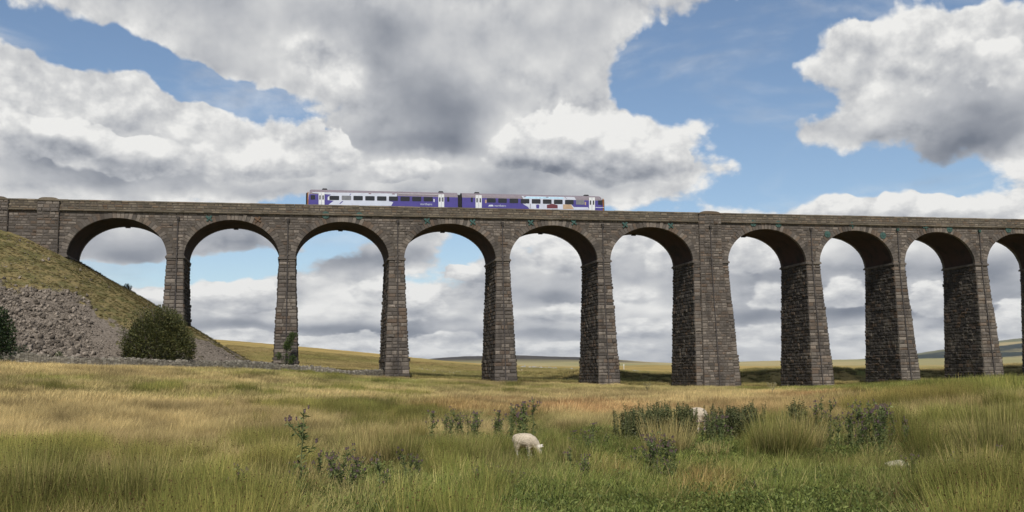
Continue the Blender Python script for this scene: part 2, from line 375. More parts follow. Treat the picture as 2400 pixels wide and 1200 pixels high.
def _blur(a, s, ax):
    k = np.exp(-0.5 * (np.arange(-3 * s, 3 * s + 1) / s) ** 2); k /= k.sum()
    p = [(0, 0), (0, 0)]; p[ax] = (3 * s, 3 * s)
    return np.apply_along_axis(lambda v: np.convolve(v, k, 'valid'), ax, np.pad(a, p, 'edge'))
LUT = _blur(_blur(LUT, 5, 0), 2, 1)
def vnoise(x, y, seed=0):
    x = np.asarray(x, float); y = np.asarray(y, float)
    xi = np.floor(x); yi = np.floor(y); fx = x - xi; fy = y - yi
    fx = fx * fx * (3 - 2 * fx); fy = fy * fy * (3 - 2 * fy)
    def h(a, b):
        n = np.sin(a * 127.1 + b * 311.7 + seed * 74.7) * 43758.5453
        return n - np.floor(n)
    return (h(xi, yi) * (1 - fx) + h(xi + 1, yi) * fx) * (1 - fy) + (h(xi, yi + 1) * (1 - fx) + h(xi + 1, yi + 1) * fx) * fy
def fbm(x, y, o=4, seed=0):
    t = 0; a = 0.5
    for i in range(o):
        t = t + a * (vnoise(x * 2 ** i, y * 2 ** i, seed + i) - 0.5); a *= 0.5
    return t
# viaduct frame (s along, n towards the far side)
VX, VY, VTH, VG = -62.459, 137.747, 0.21468, 0.00464
VC, VS = cos(VTH), sin(VTH)
ZS, ZP = 17.536 + EZ, 25.487 + EZ          # springing and parapet top at s = 0
def to_sn(x, y): return (x - VX) * VC + (y - VY) * VS, -(x - VX) * VS + (y - VY) * VC
def to_xy(s, n): return VX + s * VC - n * VS, VY + s * VS + n * VC
def bank(x, y):
    s, n = to_sn(x, y); nc = n - 8.0
    a_n = np.clip(np.abs(nc) - 1.5, 0, None)
    d = np.sqrt(np.clip(s + 11, 0, None) ** 2 + np.where(nc < 0, .68 * a_n + .0035 * a_n ** 2, a_n) ** 2)
    dj = d + 1.2 * fbm(x / 5, y / 5, 4, 9) * np.clip(d / 6, 0, 1)
    return 24.5 + EZ - 0.60 * dj
def ground(x, y, raw=False):
    x = np.asarray(x, float); y = np.asarray(y, float)
    r = np.hypot(x, y); a = np.degrees(np.arctan2(x, y))
    u = (a + 180) / 360 * 1440; v = (np.log(np.clip(r, 2, 13999)) - LR[0]) / (LR[-1] - LR[0]) * 419
    u0 = np.clip(np.floor(u).astype(int), 0, 1439); v0 = np.clip(np.floor(v).astype(int), 0, 418); fu = u - u0; fv = v - v0
    z = (LUT[u0, v0] * (1 - fu) + LUT[u0 + 1, v0] * fu) * (1 - fv) + (LUT[u0, v0 + 1] * (1 - fu) + LUT[u0 + 1, v0 + 1] * fu) * fv
    z = z + EZ
    z = z + 0.28 * fbm(x / 3.2, y / 3.2, 3, 1) * np.clip(r / 30, .4, 1) + 0.35 * fbm(x / 14, y / 14, 2, 5) * np.clip(r / 60, 0, 1)
    far = np.clip((r - 200) / 600, 0, 1)
    z = z + far * 7 * fbm(x / 260, y / 260, 5, 3) * np.clip(r / 1500, 0, 4)
    s, n = to_sn(x, y)
    q = np.clip((n - 20.5) / 5.5, 0, 1); q = q * q * (3 - 2 * q)
    z = z + np.clip((s - 78 + 1.5 * np.sin(n)) / 12, 0, 1) * (2.0 + .5 * np.sin(s / 9)) * q * np.clip((90 - n) / 50, 0, 1)
    if raw: return z
    return np.maximum(z, bank(x, y))
def gz(x, y): return float(ground(x, y))
def at(px, py, dist):
    """point on the ground seen at that photo column, at that distance"""
    d = ray(px, py or 885 + 4000 / dist); k = dist / math.hypot(d.x, d.y)
    x, y = d.x * k, d.y * k
    return x, y, gz(x, y)
def hit(px, py):
    """first terrain point under a photo pixel"""
    d = ray(px, py); c = math.hypot(d.x, d.y)
    D = np.exp(np.linspace(math.log(6), math.log(9000), 2400)); X = d.x / c * D; Y = d.y / c * D
    Z = EZ + d.z / c * D; g = ground(X, Y); w = np.nonzero(Z < g)[0]
    i = w[0] if len(w) else len(D) - 1
    return float(X[i]), float(Y[i]), float(g[i])

# terrain sheet: polar grid, finest in the direction of the viaduct
azs = np.concatenate([np.arange(-180, -34, 3.0), np.arange(-34, 34, 0.16), np.arange(34, 180.1, 3.0)])
azs[-1] = 180
rs = np.concatenate([[0.6], np.exp(np.linspace(math.log(2), math.log(150), 330)), np.exp(np.linspace(math.log(151), math.log(13900), 260))])
A, Rr = np.meshgrid(np.radians(azs[:-1]), rs, indexing='ij')
X = np.sin(A) * Rr; Y = np.cos(A) * Rr; Z = ground(X, Y)
na, nr = A.shape
V = np.stack([X, Y, Z], -1).reshape(-1, 3)
i, j = np.meshgrid(np.arange(na), np.arange(nr - 1), indexing='ij'); i2 = (i + 1) % na
Fq = np.stack([i * nr + j, i2 * nr + j, i2 * nr + j + 1, i * nr + j + 1], -1).reshape(-1, 4)[:, ::-1]
S_, N_ = to_sn(V[:, 0], V[:, 1])
raw = ground(V[:, 0], V[:, 1], True); onbank = np.clip((V[:, 2] - raw) / 0.5, 0, 1)
# how stony the bank is (loose stone below and towards the camera, turf on the crest)
def stone_zone(x, y, z):
    """1 where the bank is loose stone, 0 where it is turf"""
    px, py = project(x, y, z)
    line = np.interp(px, [-400, 0, 60, 130, 200, 260, 330, 400, 455, 500, 600], [560, 632, 648, 672, 700, 735, 765, 800, 800, 790, 835])
    return np.clip((py - line + 100 * fbm(x / 5, y / 5, 5, 21) + 60 * fbm(x / 1.2, y / 1.2, 3, 23)) / 30, 0, 1)
stony = stone_zone(V[:, 0], V[:, 1], V[:, 2]) * onbank * (V[:, 1] > 60)
# ---- ground material
gm, t, b = material('moor_ground', 0.95, 0.1)
pos = t.new('ShaderNodeNewGeometry').outputs['Position']
pxy = t.vmath('MULTIPLY', pos, (1, 1, 0))
dist = t.vmath('LENGTH', pxy)
big = t.noise(pxy, 0.02, 5, 0.6); mid = t.noise(pxy, 0.11, 6, 0.65); fine = t.noise(pos, 2.2, 6, 0.7)
gold = t.mix(t.mapr(fine, .3, .7), (0.26, 0.185, 0.06), (0.42, 0.30, 0.11))
green = t.mix(t.mapr(fine, .3, .7), (0.085, 0.095, 0.022), (0.17, 0.17, 0.045))
red = t.mix(t.mapr(fine, .3, .7), (0.15, 0.075, 0.03), (0.24, 0.13, 0.05))
c = t.mix(t.mapr(t.math('MULTIPLY_ADD', mid, 0.6, t.math('MULTIPLY', big, 0.5)), .46, .66), gold, green)
c = t.mix(t.mapr(t.noise(pxy, 0.05, 5, .6), .56, .7, 0, .55), c, red)
# far country
far1 = t.mapr(dist, 180, 420)
fn = t.noise(pxy, 0.008, 8, 0.62); fn2 = t.noise(pxy, 0.0016, 7, 0.6)
# streaks across the hillside
st = t.noise(t.vmath('MULTIPLY', pos, (0.012, 0.03, 0.09)), 1.0, 7, .62)
fc = t.mix(t.mapr(st, .36, .62), (0.38, 0.26, 0.085), (0.23, 0.175, 0.058))
fc = t.mix(t.mapr(fn, .50, .66), fc, (0.17, 0.165, 0.055))
fc = t.mix(t.mapr(t.noise(t.vmath('MULTIPLY', pos, (.05, .05, .3)), 1.0, 7, .7), .52, .72, 0, .55), fc, (0.10, 0.088, 0.035))
c = t.mix(far1, c, fc)
vfar = t.mapr(dist, 900, 1500)
pale = t.mix(t.mapr(fn2, .35, .65), (0.34, 0.27, 0.13), (0.21, 0.20, 0.09))
c = t.mix(vfar, c, pale)
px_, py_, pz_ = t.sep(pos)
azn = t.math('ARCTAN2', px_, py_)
heath_cloud_shade = t.math('MULTIPLY', t.mapr(dist, 1900, 2600), t.math('MULTIPLY', t.mapr(azn, -0.16, -0.12), t.mapr(t.math('MULTIPLY_ADD', t.math('SUBTRACT', fn2, .5), .25, azn), 0.135, 0.075)))
c = t.mix(heath_cloud_shade, c, t.mix(t.mapr(fn, .3, .7), (0.030, 0.026, 0.024), (0.06, 0.05, 0.04)))  # dark heather; the cloud shadow over this moor is put into its colour
wood = t.math('MULTIPLY', t.mapr(dist, 2600, 3200), t.math('MULTIPLY', t.mapr(azn, 0.2, 0.26), t.math('MULTIPLY', t.mapr(dist, 6600, 5900), t.mapr(fn2, .40, .5))))
c = t.mix(wood, c, (0.022, 0.03, 0.024))
hill = t.math('MULTIPLY', t.mapr(dist, 5600, 6600), t.mapr(azn, 0.3, 0.34))
c = t.mix(hill, c, t.mix(t.mapr(fn2, .4, .6), (0.10, 0.11, 0.05), (0.15, 0.14, 0.07)))
# bank: turf and loose stone
turf = t.mix(t.mapr(t.noise(pos, .5, 6, .65), .38, .62), (0.10, 0.092, 0.036), (0.18, 0.14, 0.062))
turf = t.mix(t.mapr(t.noise(pos, 2.6, 5, .7), .55, .75), turf, (0.21, 0.17, 0.12))
stone = t.mix(t.mapr(t.noise(pos, 3.5, 6, .75), .3, .7), (0.085, 0.070, 0.056), (0.22, 0.185, 0.15))
at1 = t.new('ShaderNodeAttribute', attribute_name='onbank').outputs['Fac']
at2 = t.new('ShaderNodeAttribute', attribute_name='stony').outputs['Fac']
edge = t.math('MULTIPLY_ADD', t.math('SUBTRACT', t.noise(pos, .9, 6, .7), .5), 1.1, at2)
c = t.mix(at1, c, turf); c = t.mix(t.mapr(edge, .3, .62), c, stone)
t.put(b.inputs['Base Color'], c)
bp = t.new('ShaderNodeBump'); bp.inputs['Strength'].default_value = 0.7; bp.inputs['Distance'].default_value = 0.25
t.put(bp.inputs['Height'], t.noise(pos, 1.4, 7, .7)); t.put(b.inputs['Normal'], bp.outputs[0])
Z_MIN = V[:, 2].min()
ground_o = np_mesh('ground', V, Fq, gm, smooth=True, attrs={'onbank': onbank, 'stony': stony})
tag(ground_o, 'rough upland moor of golden grass with a stony railway bank', 'ground', kind='structure')
# ------------------------------------------------------------------ masonry materials
def masonry(name, c0, c1, c2, soot=0.5, brick=False):
    mt, t, b = material(name, 0.92, 0.12)
    geo = t.new('ShaderNodeNewGeometry'); pos = geo.outputs['Position']; isl = geo.outputs['Random Per Island']
    c = t.ramp(isl, [(0.0, c0), (0.35, c1), (0.62, c1), (0.8, c2), (0.93, c2), (1.0, tuple(x * 1.35 for x in c2))])
    r2 = t.math('FRACT', t.math('MULTIPLY', isl, 57.31))
    c = t.mix(t.mapr(r2, .72, .95, 0, .55), c, (0.150, 0.095, 0.058))          # iron-brown stones
    c = t.mix(t.math('MULTIPLY', t.mapr(t.noise(pos, 6.0, 6, .7), .3, .7), .55), c, tuple(x * 0.5 for x in c1))
    c = t.mix(t.mapr(t.noise(pos, .13, 4, .6), .38, .62, 0, .38), c, t.mix(.5, c, (0.05, 0.044, 0.04)))
    c = t.mix(t.mapr(t.noise(pos, .32, 5, .65), .52, .66, 0, .4), c, (0.20, 0.175, 0.145))
    st = t.noise(t.vmath('MULTIPLY', pos, (0.9, 0.9, 0.16)), 1.0, 6, .65)
    c = t.mix(t.mapr(st, .5, .68, 0, soot), c, (0.028, 0.024, 0.021))           # weather staining running down
    li = t.noise(t.vmath('MULTIPLY', pos, (2.2, 2.2, 1.0)), 1.0, 6, .75)
    c = t.mix(t.mapr(li, .66, .74, 0, .5), c, (0.30, 0.29, 0.26))               # lime and lichen flecks
    t.put(b.inputs['Base Color'], c)
    bp = t.new('ShaderNodeBump'); bp.inputs['Strength'].default_value = 0.8; bp.inputs['Distance'].default_value = 0.06
    t.put(bp.inputs['Height'], t.noise(pos, 7.0, 6, .7)); t.put(b.inputs['Normal'], bp.outputs[0])
    return mt
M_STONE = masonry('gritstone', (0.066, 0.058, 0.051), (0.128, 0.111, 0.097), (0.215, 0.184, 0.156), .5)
M_SOOT_SHADE = masonry('sooty_shaded_gritstone', (0.036, 0.031, 0.028), (0.056, 0.049, 0.043), (0.085, 0.075, 0.064), .8)  # sooty stone; pier-side shade is also put into this darker colour
M_PARA = masonry('parapet_gritstone', (0.075, 0.064, 0.049), (0.132, 0.112, 0.083), (0.19, 0.158, 0.117), .3)
M_MORTAR = plain('mortar', (0.075, 0.063, 0.052), 0.95, scale=2)
mt, t, b = material('soffit_brick', 0.9, 0.1)
br = t.new('ShaderNodeTexBrick'); uvn = t.new('ShaderNodeAttribute', attribute_name='arc'); 
pos = t.new('ShaderNodeNewGeometry').outputs['Position']
br.inputs['Color1'].default_value = (0.055, 0.026, 0.019, 1); br.inputs['Color2'].default_value = (0.034, 0.021, 0.018, 1); br.inputs['Mortar'].default_value = (0.028, 0.025, 0.022, 1)
br.inputs['Scale'].default_value = 3.0
t.put(br.inputs['Vector'], t.comb(t.sep(pos)[1], uvn.outputs['Fac'], 0))
c = t.mix(t.mapr(t.noise(pos, .5, 6, .65), .45, .65, 0, .8), br.outputs[0], (0.016, 0.014, 0.013))
t.put(b.inputs['Base Color'], c); M_BRICK = mt
M_IRON = plain('cast_iron', (0.05, 0.043, 0.04), 0.6, var=.3)
M_GREEN = plain('green_painted_iron', (0.038, 0.080, 0.070), 0.8, var=.25)
M_RUST = plain('rusty_iron', (0.10, 0.06, 0.035), 0.8, var=.3)

# ------------------------------------------------------------------ rock-faced blockwork
def block(mb, P, U, V, N, u0, u1, v0, v1, e, mi=0, rnd=random):
    """one stone on a face: P origin, unit axes U (along) V (up) N (out); protrudes by e"""
    g = 0.015
    c = min(.075, (u1 - u0) * .2, (v1 - v0) * .22)
    base = [P + U * a + V * bb - N * 0.05 for a, bb in ((u0 + g, v0 + g), (u1 - g, v0 + g), (u1 - g, v1 - g), (u0 + g, v1 - g))]
    out = [P + U * a + V * bb + N * (e * rnd.uniform(.45, 1.0)) for a, bb in ((u0 + c, v0 + c), (u1 - c, v0 + c), (u1 - c, v1 - c), (u0 + c, v1 - c))]
    mid = sum(out, Vector()) / 4 + N * e * rnd.uniform(0, .5)
    mb.add(base + out + [mid], [(0, 1, 5, 4), (1, 2, 6, 5), (2, 3, 7, 6), (3, 0, 4, 7), (4, 5, 8), (5, 6, 8), (6, 7, 8), (7, 4, 8)], mi)

def solve_s(px, n, z):
    """position along the viaduct seen at photo column px, on the plane at depth n and height z(+gradient)"""
    lo, hi = -40.0, 220.0
    for _ in range(40):
        m_ = (lo + hi) / 2; x, y = to_xy(m_, n)
        if project(x, y, z + VG * m_)[0] < px: lo = m_
        else: hi = m_
    return (lo + hi) / 2

viaduct = empty('viaduct', (VX, VY, 0), VTH)
tag(viaduct, 'long stone railway viaduct of tall round arches crossing the moor', 'viaduct')
Wd = 8.7                                   # depth of the viaduct, front to back
L_ = [155, 430, 692, 947, 1194, 1430, 1706, 1921, 2120, 2313]
R_ = [391, 655, 912, 1163, 1401, 1625, 1890, 2095, 2286]
AL = [solve_s(p, 0, ZS) for p in L_]; AR = [solve_s(p, 0, ZS) for p in R_]
AR.append(AL[9] + 13.6)
AL.append(AR[9] + 2.3); AR.append(AL[10] + 13.6)
AL.append(AR[10] + 2.3); AR.append(AL[11] + 13.6)
NA = len(AL)
S_END = AR[-1] + 6
S_BEG = -34.0
RISE = 5.5
def zs(s): return ZS + VG * s
def zp(s): return ZP + VG * s
def batter(s, dz): return -0.0676 * dz     # front face leans out downwards
SPANS = [(AL[k] + AR[k]) / 2 for k in range(NA)]

def pier(s0, s1, zb, king=False, first=False):
    mb = MB()
    zt = zs((s0 + s1) / 2)
    core = []
    kt = 0.031
    steps = [7.2, 15.0]                     # slight offsets (plinth courses)
    def half(dz): return kt * dz + sum(0.07 for q in steps if dz > q)
    def front(dz): return 0.0676 * dz + sum(0.08 for q in steps if dz > q)
    def rear(dz): return 0.022 * dz
    z = zt - 0.0
    # courses from the impost downwards
    dz = 0.0
    while zt - dz > zb - 0.8:
        h = random.choice((.42, .50, .56, .62)); h2 = min(dz + h, zt - zb + .8)
        a, f = half(dz + h / 2), front(dz + h / 2)
        x0, x1, y0, y1 = s0 - a, s1 + a, -f, Wd + rear(dz + h / 2)
        band = any(abs(dz + h / 2 - q) < .30 for q in steps)
        ex = .05 if band else 0
        zz0, zz1 = zt - dz - h, zt - dz
        mb.box(x0 + .05, x1 - .05, y0 + .05, y1 - .05, zz0, zz1, 1)
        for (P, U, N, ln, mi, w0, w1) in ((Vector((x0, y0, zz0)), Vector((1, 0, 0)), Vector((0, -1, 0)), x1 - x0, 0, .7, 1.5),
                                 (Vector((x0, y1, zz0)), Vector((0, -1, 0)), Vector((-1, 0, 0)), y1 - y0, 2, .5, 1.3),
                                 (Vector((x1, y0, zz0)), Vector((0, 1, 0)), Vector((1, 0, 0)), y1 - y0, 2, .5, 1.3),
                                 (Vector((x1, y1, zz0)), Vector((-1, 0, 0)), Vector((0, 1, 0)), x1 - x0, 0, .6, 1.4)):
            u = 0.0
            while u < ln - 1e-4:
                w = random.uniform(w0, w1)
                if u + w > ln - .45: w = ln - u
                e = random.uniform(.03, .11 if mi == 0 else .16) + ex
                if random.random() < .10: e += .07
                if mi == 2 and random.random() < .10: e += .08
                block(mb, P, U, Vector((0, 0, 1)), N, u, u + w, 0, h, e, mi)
                u += w
        dz += h
    return mb.build('pier', [M_STONE, M_MORTAR, M_SOOT_SHADE], viaduct), half, front

def impost(parent, x0, x1, y0, y1, z, th=.36, out=.22):
    mb = MB()
    mb.box(x0 - out, x1 + out, y0 - out, y1 + out, z - th / 2, z + th / 2 - .1)
    mb.box(x0 - out * .6, x1 + out * .6, y0 - out * .6, y1 + out * .6, z + th / 2 - .1, z + th / 2)
    return mb.build('impost', M_STONE, parent)

base_px = {0: 770, 1: 857, 2: 887, 3: 901, 4: 907, 5: 915, 6: 913, 7: 899, 8: 889}
PIERS = []
for k in range(NA - 1):
    s0, s1 = AR[k], AL[k + 1]
    x, y = to_xy((s0 + s1) / 2, -1.2)
    zb = float(min(ground(*to_xy(s_, n_)) for s_ in (s0 - 1, s1 + 1) for n_ in (-2, Wd + 2))) - .3
    p, hf, ff = pier(s0, s1, zb, king=(k == 5))
    if k == 5: p['label'] = 'thick king pier with a raised pilaster on its face'
    impost(p, s0, s1, 0, Wd, zs((s0 + s1) / 2))
    PIERS.append((p, s0, s1, zb, hf, ff))

# ------------------------------------------------------------------ arches: backing wall with the exact openings, soffit, voussoirs
NSEG = 40
def arc(k, t, r=0.0):
    a = (AR[k] - AL[k]) / 2; c = SPANS[k]
    return c - (a + r) * cos(t), zs(c) + (RISE + r) * sin(t)
def spandrel(yf, name):
    """vertical wall on one face, from the arches up to the string course"""
    mb = MB(); th = .6 if yf == 0 else -.6
    def top(s): return zp(s) - 1.60
    def quad(p, q, r_, s_):
        pts = [p, q, r_, s_]
        v = [(a[0], yf, a[1]) for a in pts] + [(a[0], yf + th, a[1]) for a in pts]
        mb.add(v, [(0, 1, 2, 3), (7, 6, 5, 4), (0, 4, 5, 1), (2, 6, 7, 3)])
    for k in range(NA):
        for i in range(NSEG):
            a0, a1 = arc(k, pi * i / NSEG), arc(k, pi * (i + 1) / NSEG)
            quad(a0, a1, (a1[0], top(a1[0])), (a0[0], top(a0[0])))
    gaps = [(S_BEG, AL[0])] + [(AR[k], AL[k + 1]) for k in range(NA - 1)] + [(AR[-1], S_END)]
    for i, (g0, g1) in enumerate(gaps):
        zb = zs(g0) if 0 < i < len(gaps) - 1 else EZ - 2
        quad((g0, zb), (g1, zb), (g1, top(g1)), (g0, top(g0)))
    # blockwork skin on the near face (regular courses rising with the gradient)
    if True:
        N = Vector((0, -1, 0)) if yf == 0 else Vector((0, 1, 0))
        U = Vector((cos(math.atan(VG)), 0, sin(math.atan(VG)))); V = Vector((0, 0, 1))
        z = 0.0
        H = ZP - 1.60 - ZS
        zc = 0.0
        while zc > -17.5 or False:
            zc -= 1
            break
        def inside_open(s, z):
            for k in range(NA):
                if AL[k] - .05 < s < AR[k] + .05:
                    a = (AR[k] - AL[k]) / 2 + .78; dx = (s - SPANS[k]) / a; q = 1 - dx * dx
                    return z < zs(SPANS[k]) + (RISE + .85) * sqrt(max(0, q)) if q > 0 else False
            for k in range(NA):                      # ring beyond the opening
                a = (AR[k] - AL[k]) / 2 + .70; dx = (s - SPANS[k]) / a
                if abs(dx) < 1 and z < zs(SPANS[k]) + (RISE + .8) * sqrt(1 - dx * dx): return True
            return False
        dz = 0.0
        while dz < H + 17:
            h = random.choice((.30, .36, .42, .48))
            if dz < H and dz + h > H: h = H - dz + .001
            d0, d1 = dz, dz + h
            s = S_BEG
            while s < S_END:
                w = random.uniform(.5, 1.25)
                zm = zp(s + w / 2) - 1.60 - (d0 + d1) / 2
                ok = not inside_open(s + w / 2, zm)
                if ok and (inside_open(s + .1, zm) or inside_open(s + w - .1, zm)):
                    # shorten next to the ring
                    while w > .25 and inside_open(s + w - .05, zm): w -= .12
                    ok = not inside_open(s + .05, zm) and w > .2
                below = zm < zs(s) + .1
                if below and AL[0] - .2 < s + w: ok = False
                if ok and below and zm < 1.0: ok = False
                if ok:
                    P = Vector((s, yf, zp(s) - 1.60 - d1))
                    e = random.uniform(.02, .07)
                    if random.random() < .08: e += .05
                    block(mb, P, U, V, N, 0, w, 0, h, e, 1)
                s += w
            dz += h
    return mb.build(name, [M_MORTAR, M_STONE], viaduct)
spandrel(0.0, 'spandrel_wall')
# plain far-side wall and solid web between the faces over the piers
random.seed(21)
spandrel(Wd, 'spandrel_wall')
mb = MB()
for k in range(NA - 1):
    w_ = MB(); w_.box(AR[k] + .02, AL[k + 1] - .02, .6, Wd - .6, zs(AR[k]), zs(AR[k]) + RISE + .6)
    w_.build('spandrel_infill', M_SOOT_SHADE, viaduct)
mb.box(S_BEG, AL[0] - .02, .6, Wd - .6, EZ - 2, zs(0) + RISE)
mb.build('abutment', M_SOOT_SHADE, viaduct)
for k in range(NA):
    # barrel: soffit + rings at both faces
    mb = MB(); V_ = []; F_ = []; at_ = []
    a = (AR[k] - AL[k]) / 2
    for i in range(NSEG + 1):
        for y in (.3, 2.2, 4.1, 6.0, Wd - .3):
            x_, z_ = arc(k, pi * i / NSEG); V_.append((x_, y, z_)); at_.append(i * 0.55)
    for i in range(NSEG):
        for j in range(4):
            p = i * 5 + j; F_.append((p, p + 5, p + 6, p + 1))
    arch = np_mesh('arch', V_, F_, M_BRICK, viaduct, smooth=True, attrs={'arc': at_})
    for yf, N in ((0, -1), (Wd, 1)):
        mb = MB(); nv = 41
        for i in range(nv):
            t0, t1 = pi * i / nv, pi * (i + 1) / nv; g = .004
            R = .92 if i % 2 else .74
            if i == nv // 2: R = 1.05
            e = random.uniform(.05, .11); jj = [random.uniform(-.02, .02) for _ in range(4)]
            pin = [arc(k, t0 + g, -.03), arc(k, t1 - g, -.03)]; pout = [arc(k, t0 + g, R), arc(k, t1 - g, R)]
            yb = yf - N * .45
            ring = [pin[0], pin[1], pout[1], pout[0]]
            v = [(q[0], yb, q[1]) for q in ring] + [(q[0], yf + N * (e + jj[n_]), q[1]) for n_, q in enumerate(ring)]
            mb.add(v, [(0, 1, 2, 3), (7, 6, 5, 4), (0, 4, 5, 1), (1, 5, 6, 2), (2, 6, 7, 3), (3, 7, 4, 0)])
        mb.build('voussoir_ring', M_STONE, arch)
    # small centring corbel at the crown of the far edge
    mb = MB(); cx, cz = arc(k, pi / 2); mb.box(cx - .35, cx + .35, Wd - .5, Wd - .05, cz - .22, cz + .1); mb.build('keystone', M_SOOT_SHADE, arch)

# ------------------------------------------------------------------ string course, parapet, pilasters
def strip(name, y0, y1, d0, d1, mt, s0=S_BEG, s1=S_END, blocks=0.0, yf=None):
    mb = MB()
    mb.hexa([(s0, y0, zp(s0) - d1), (s1, y0, zp(s1) - d1), (s1, y1, zp(s1) - d1), (s0, y1, zp(s0) - d1),
             (s0, y0, zp(s0) - d0), (s1, y0, zp(s1) - d0), (s1, y1, zp(s1) - d0), (s0, y1, zp(s0) - d0)])
    return mb, mt
def course_stones(mb, y, N, dtop, dbot, w0, w1, e0, e1, s0=S_BEG, s1=S_END, hs=(.30, .36), mi=1):
    U = Vector((1, 0, VG)).normalized(); d = dtop
    while d < dbot - .02:
        h = random.choice(hs); h = min(h, dbot - d)
        if dbot - d - h < .12: h = dbot - d
        s = s0
        while s < s1:
            w = min(random.uniform(w0, w1), s1 - s + .001)
            block(mb, Vector((s, y, zp(s) - d - h)), U, Vector((0, 0, 1)), Vector((0, N, 0)), 0, w, 0, h, random.uniform(e0, e1), mi)
            s += w
        d += h
for yf, N in ((0, -1), (Wd, 1)):
    mb, _ = strip('', yf - .30 if N < 0 else yf - .05, yf + .05 if N < 0 else yf + .30, 1.34, 1.60, None)
    course_stones(mb, yf + N * .30, N, 1.34, 1.60, 1.0, 1.9, .02, .05, hs=(.26,))
    mb.build('string_course', [M_PARA, M_PARA], viaduct)
    mb, _ = strip('', yf - .12 if N < 0 else yf - .45, yf + .45 if N < 0 else yf + .12, .2, 1.34, None)
    course_stones(mb, yf + N * .12, N, .20, 1.34, .5, 1.2, .02, .07, hs=(.32, .40))
    yc0, yc1 = (yf - .20, yf + .52) if N < 0 else (yf - .52, yf + .20)
    s = S_BEG
    while s < S_END:
        w = random.uniform(1.0, 1.6); e = random.uniform(0, .035)
        mb.hexa([(s + .01, yc0, zp(s) - .2), (s + w - .01, yc0, zp(s) - .2), (s + w - .01, yc1, zp(s) - .2), (s + .01, yc1, zp(s) - .2),
                 (s + .01, yc0 + .05, zp(s) - .02 + e), (s + w - .01, yc0 + .05, zp(s + w) - .02 + e), (s + w - .01, yc1 - .05, zp(s + w) - .02 + e), (s + .01, yc1 - .05, zp(s) - .02 + e)], 1)
        s += w
    mb.build('parapet', [M_MORTAR, M_PARA], viaduct)
mb = MB()
mb.hexa([(S_BEG, .6, zp(S_BEG) - 2.4), (S_END, .6, zp(S_END) - 2.4), (S_END, Wd - .6, zp(S_END) - 2.4), (S_BEG, Wd - .6, zp(S_BEG) - 2.4),
         (S_BEG, .6, zp(S_BEG) - 1.45), (S_END, .6, zp(S_END) - 1.45), (S_END, Wd - .6, zp(S_END) - 1.45), (S_BEG, Wd - .6, zp(S_BEG) - 1.45)])
mb.build('deck', M_SOOT_SHADE, viaduct)

def pilaster(px0, px1, down, cap=True, out=.42):
    """raised vertical strip on the face with a curved coping block above the parapet"""
    s0, s1 = solve_s(px0, 0, ZP - 3), solve_s(px1, 0, ZP - 3)
    mb = MB(); w = s1 - s0
    d = 0.0; zt = zp(s0)
    tot = zt - down
    dz = .25
    while dz < tot:
        h = random.choice((.36, .44, .52)); zc = zt - dz - h
        dd = max(0, zs(s0) - zc); f = out + (0.0676 * dd + (.08 * (dd > 7.2) + .08 * (dd > 15)) if dd > 0 else 0)
        a = .035 * dd
        mb.box(s0 - a, s1 + a, -f, .02 if dd <= 0 else -f + .5, zc, zc + h, 0)
        u = 0; ln = w + 2 * a
        ex = .1 if abs(dz - 1.4) < .2 else 0
        while u < ln - 1e-4:
            ww = random.uniform(.6, 1.1)
            if u + ww > ln - .4: ww = ln - u
            block(mb, Vector((s0 - a, -f, zc)), Vector((1, 0, 0)), Vector((0, 0, 1)), Vector((0, -1, 0)), u, u + ww, 0, h, random.uniform(.03, .09) + ex, 1)
            u += ww
        for sx, P, U in ((-1, Vector((s0 - a, 0 - max(0, f - out) , zc)), Vector((0, -1, 0))), (1, Vector((s1 + a, -f, zc)), Vector((0, 1, 0)))):
            block(mb, P, U, Vector((0, 0, 1)), Vector((sx, 0, 0)), 0, out, 0, h, random.uniform(.02, .06), 1)
        dz += h
    # curved coping
    n = 10; top = []
    x0, x1 = s0 - .08, s1 + .08
    for i in range(n + 1):
        q = i / n; top.append((x0 + (x1 - x0) * q, zt - .22 + .42 * min(1, (1 - abs(2 * q - 1) ** 4))))
    y0, y1 = -out - .14, .62
    vv = [(p[0], y0, zt - .26) for p in top] + [(p[0], y1, zt - .26) for p in top] + [(p[0], y0, p[1]) for p in top] + [(p[0], y1, p[1]) for p in top]
    m1 = n + 1; ff = []
    for i in range(n):
        ff += [(i, i + 1, 2 * m1 + i + 1, 2 * m1 + i), (2 * m1 + i, 2 * m1 + i + 1, 3 * m1 + i + 1, 3 * m1 + i), (m1 + i, 3 * m1 + i, 3 * m1 + i + 1, m1 + i + 1), (i, m1 + i, m1 + i + 1, i + 1)]
    mb.add(vv, ff, 2)
    return mb.build('pilaster', [M_MORTAR, M_STONE, M_PARA], viaduct)
pilaster(1637, 1688, PIERS[5][3])
pilaster(88, 139, EZ + 8)
pilaster(-40, 19, EZ + 8)
# abutment springer stone at the left foot of the first arch
impost(viaduct, AL[0] - 1.1, AL[0] + .0, 0, Wd, zs(0))

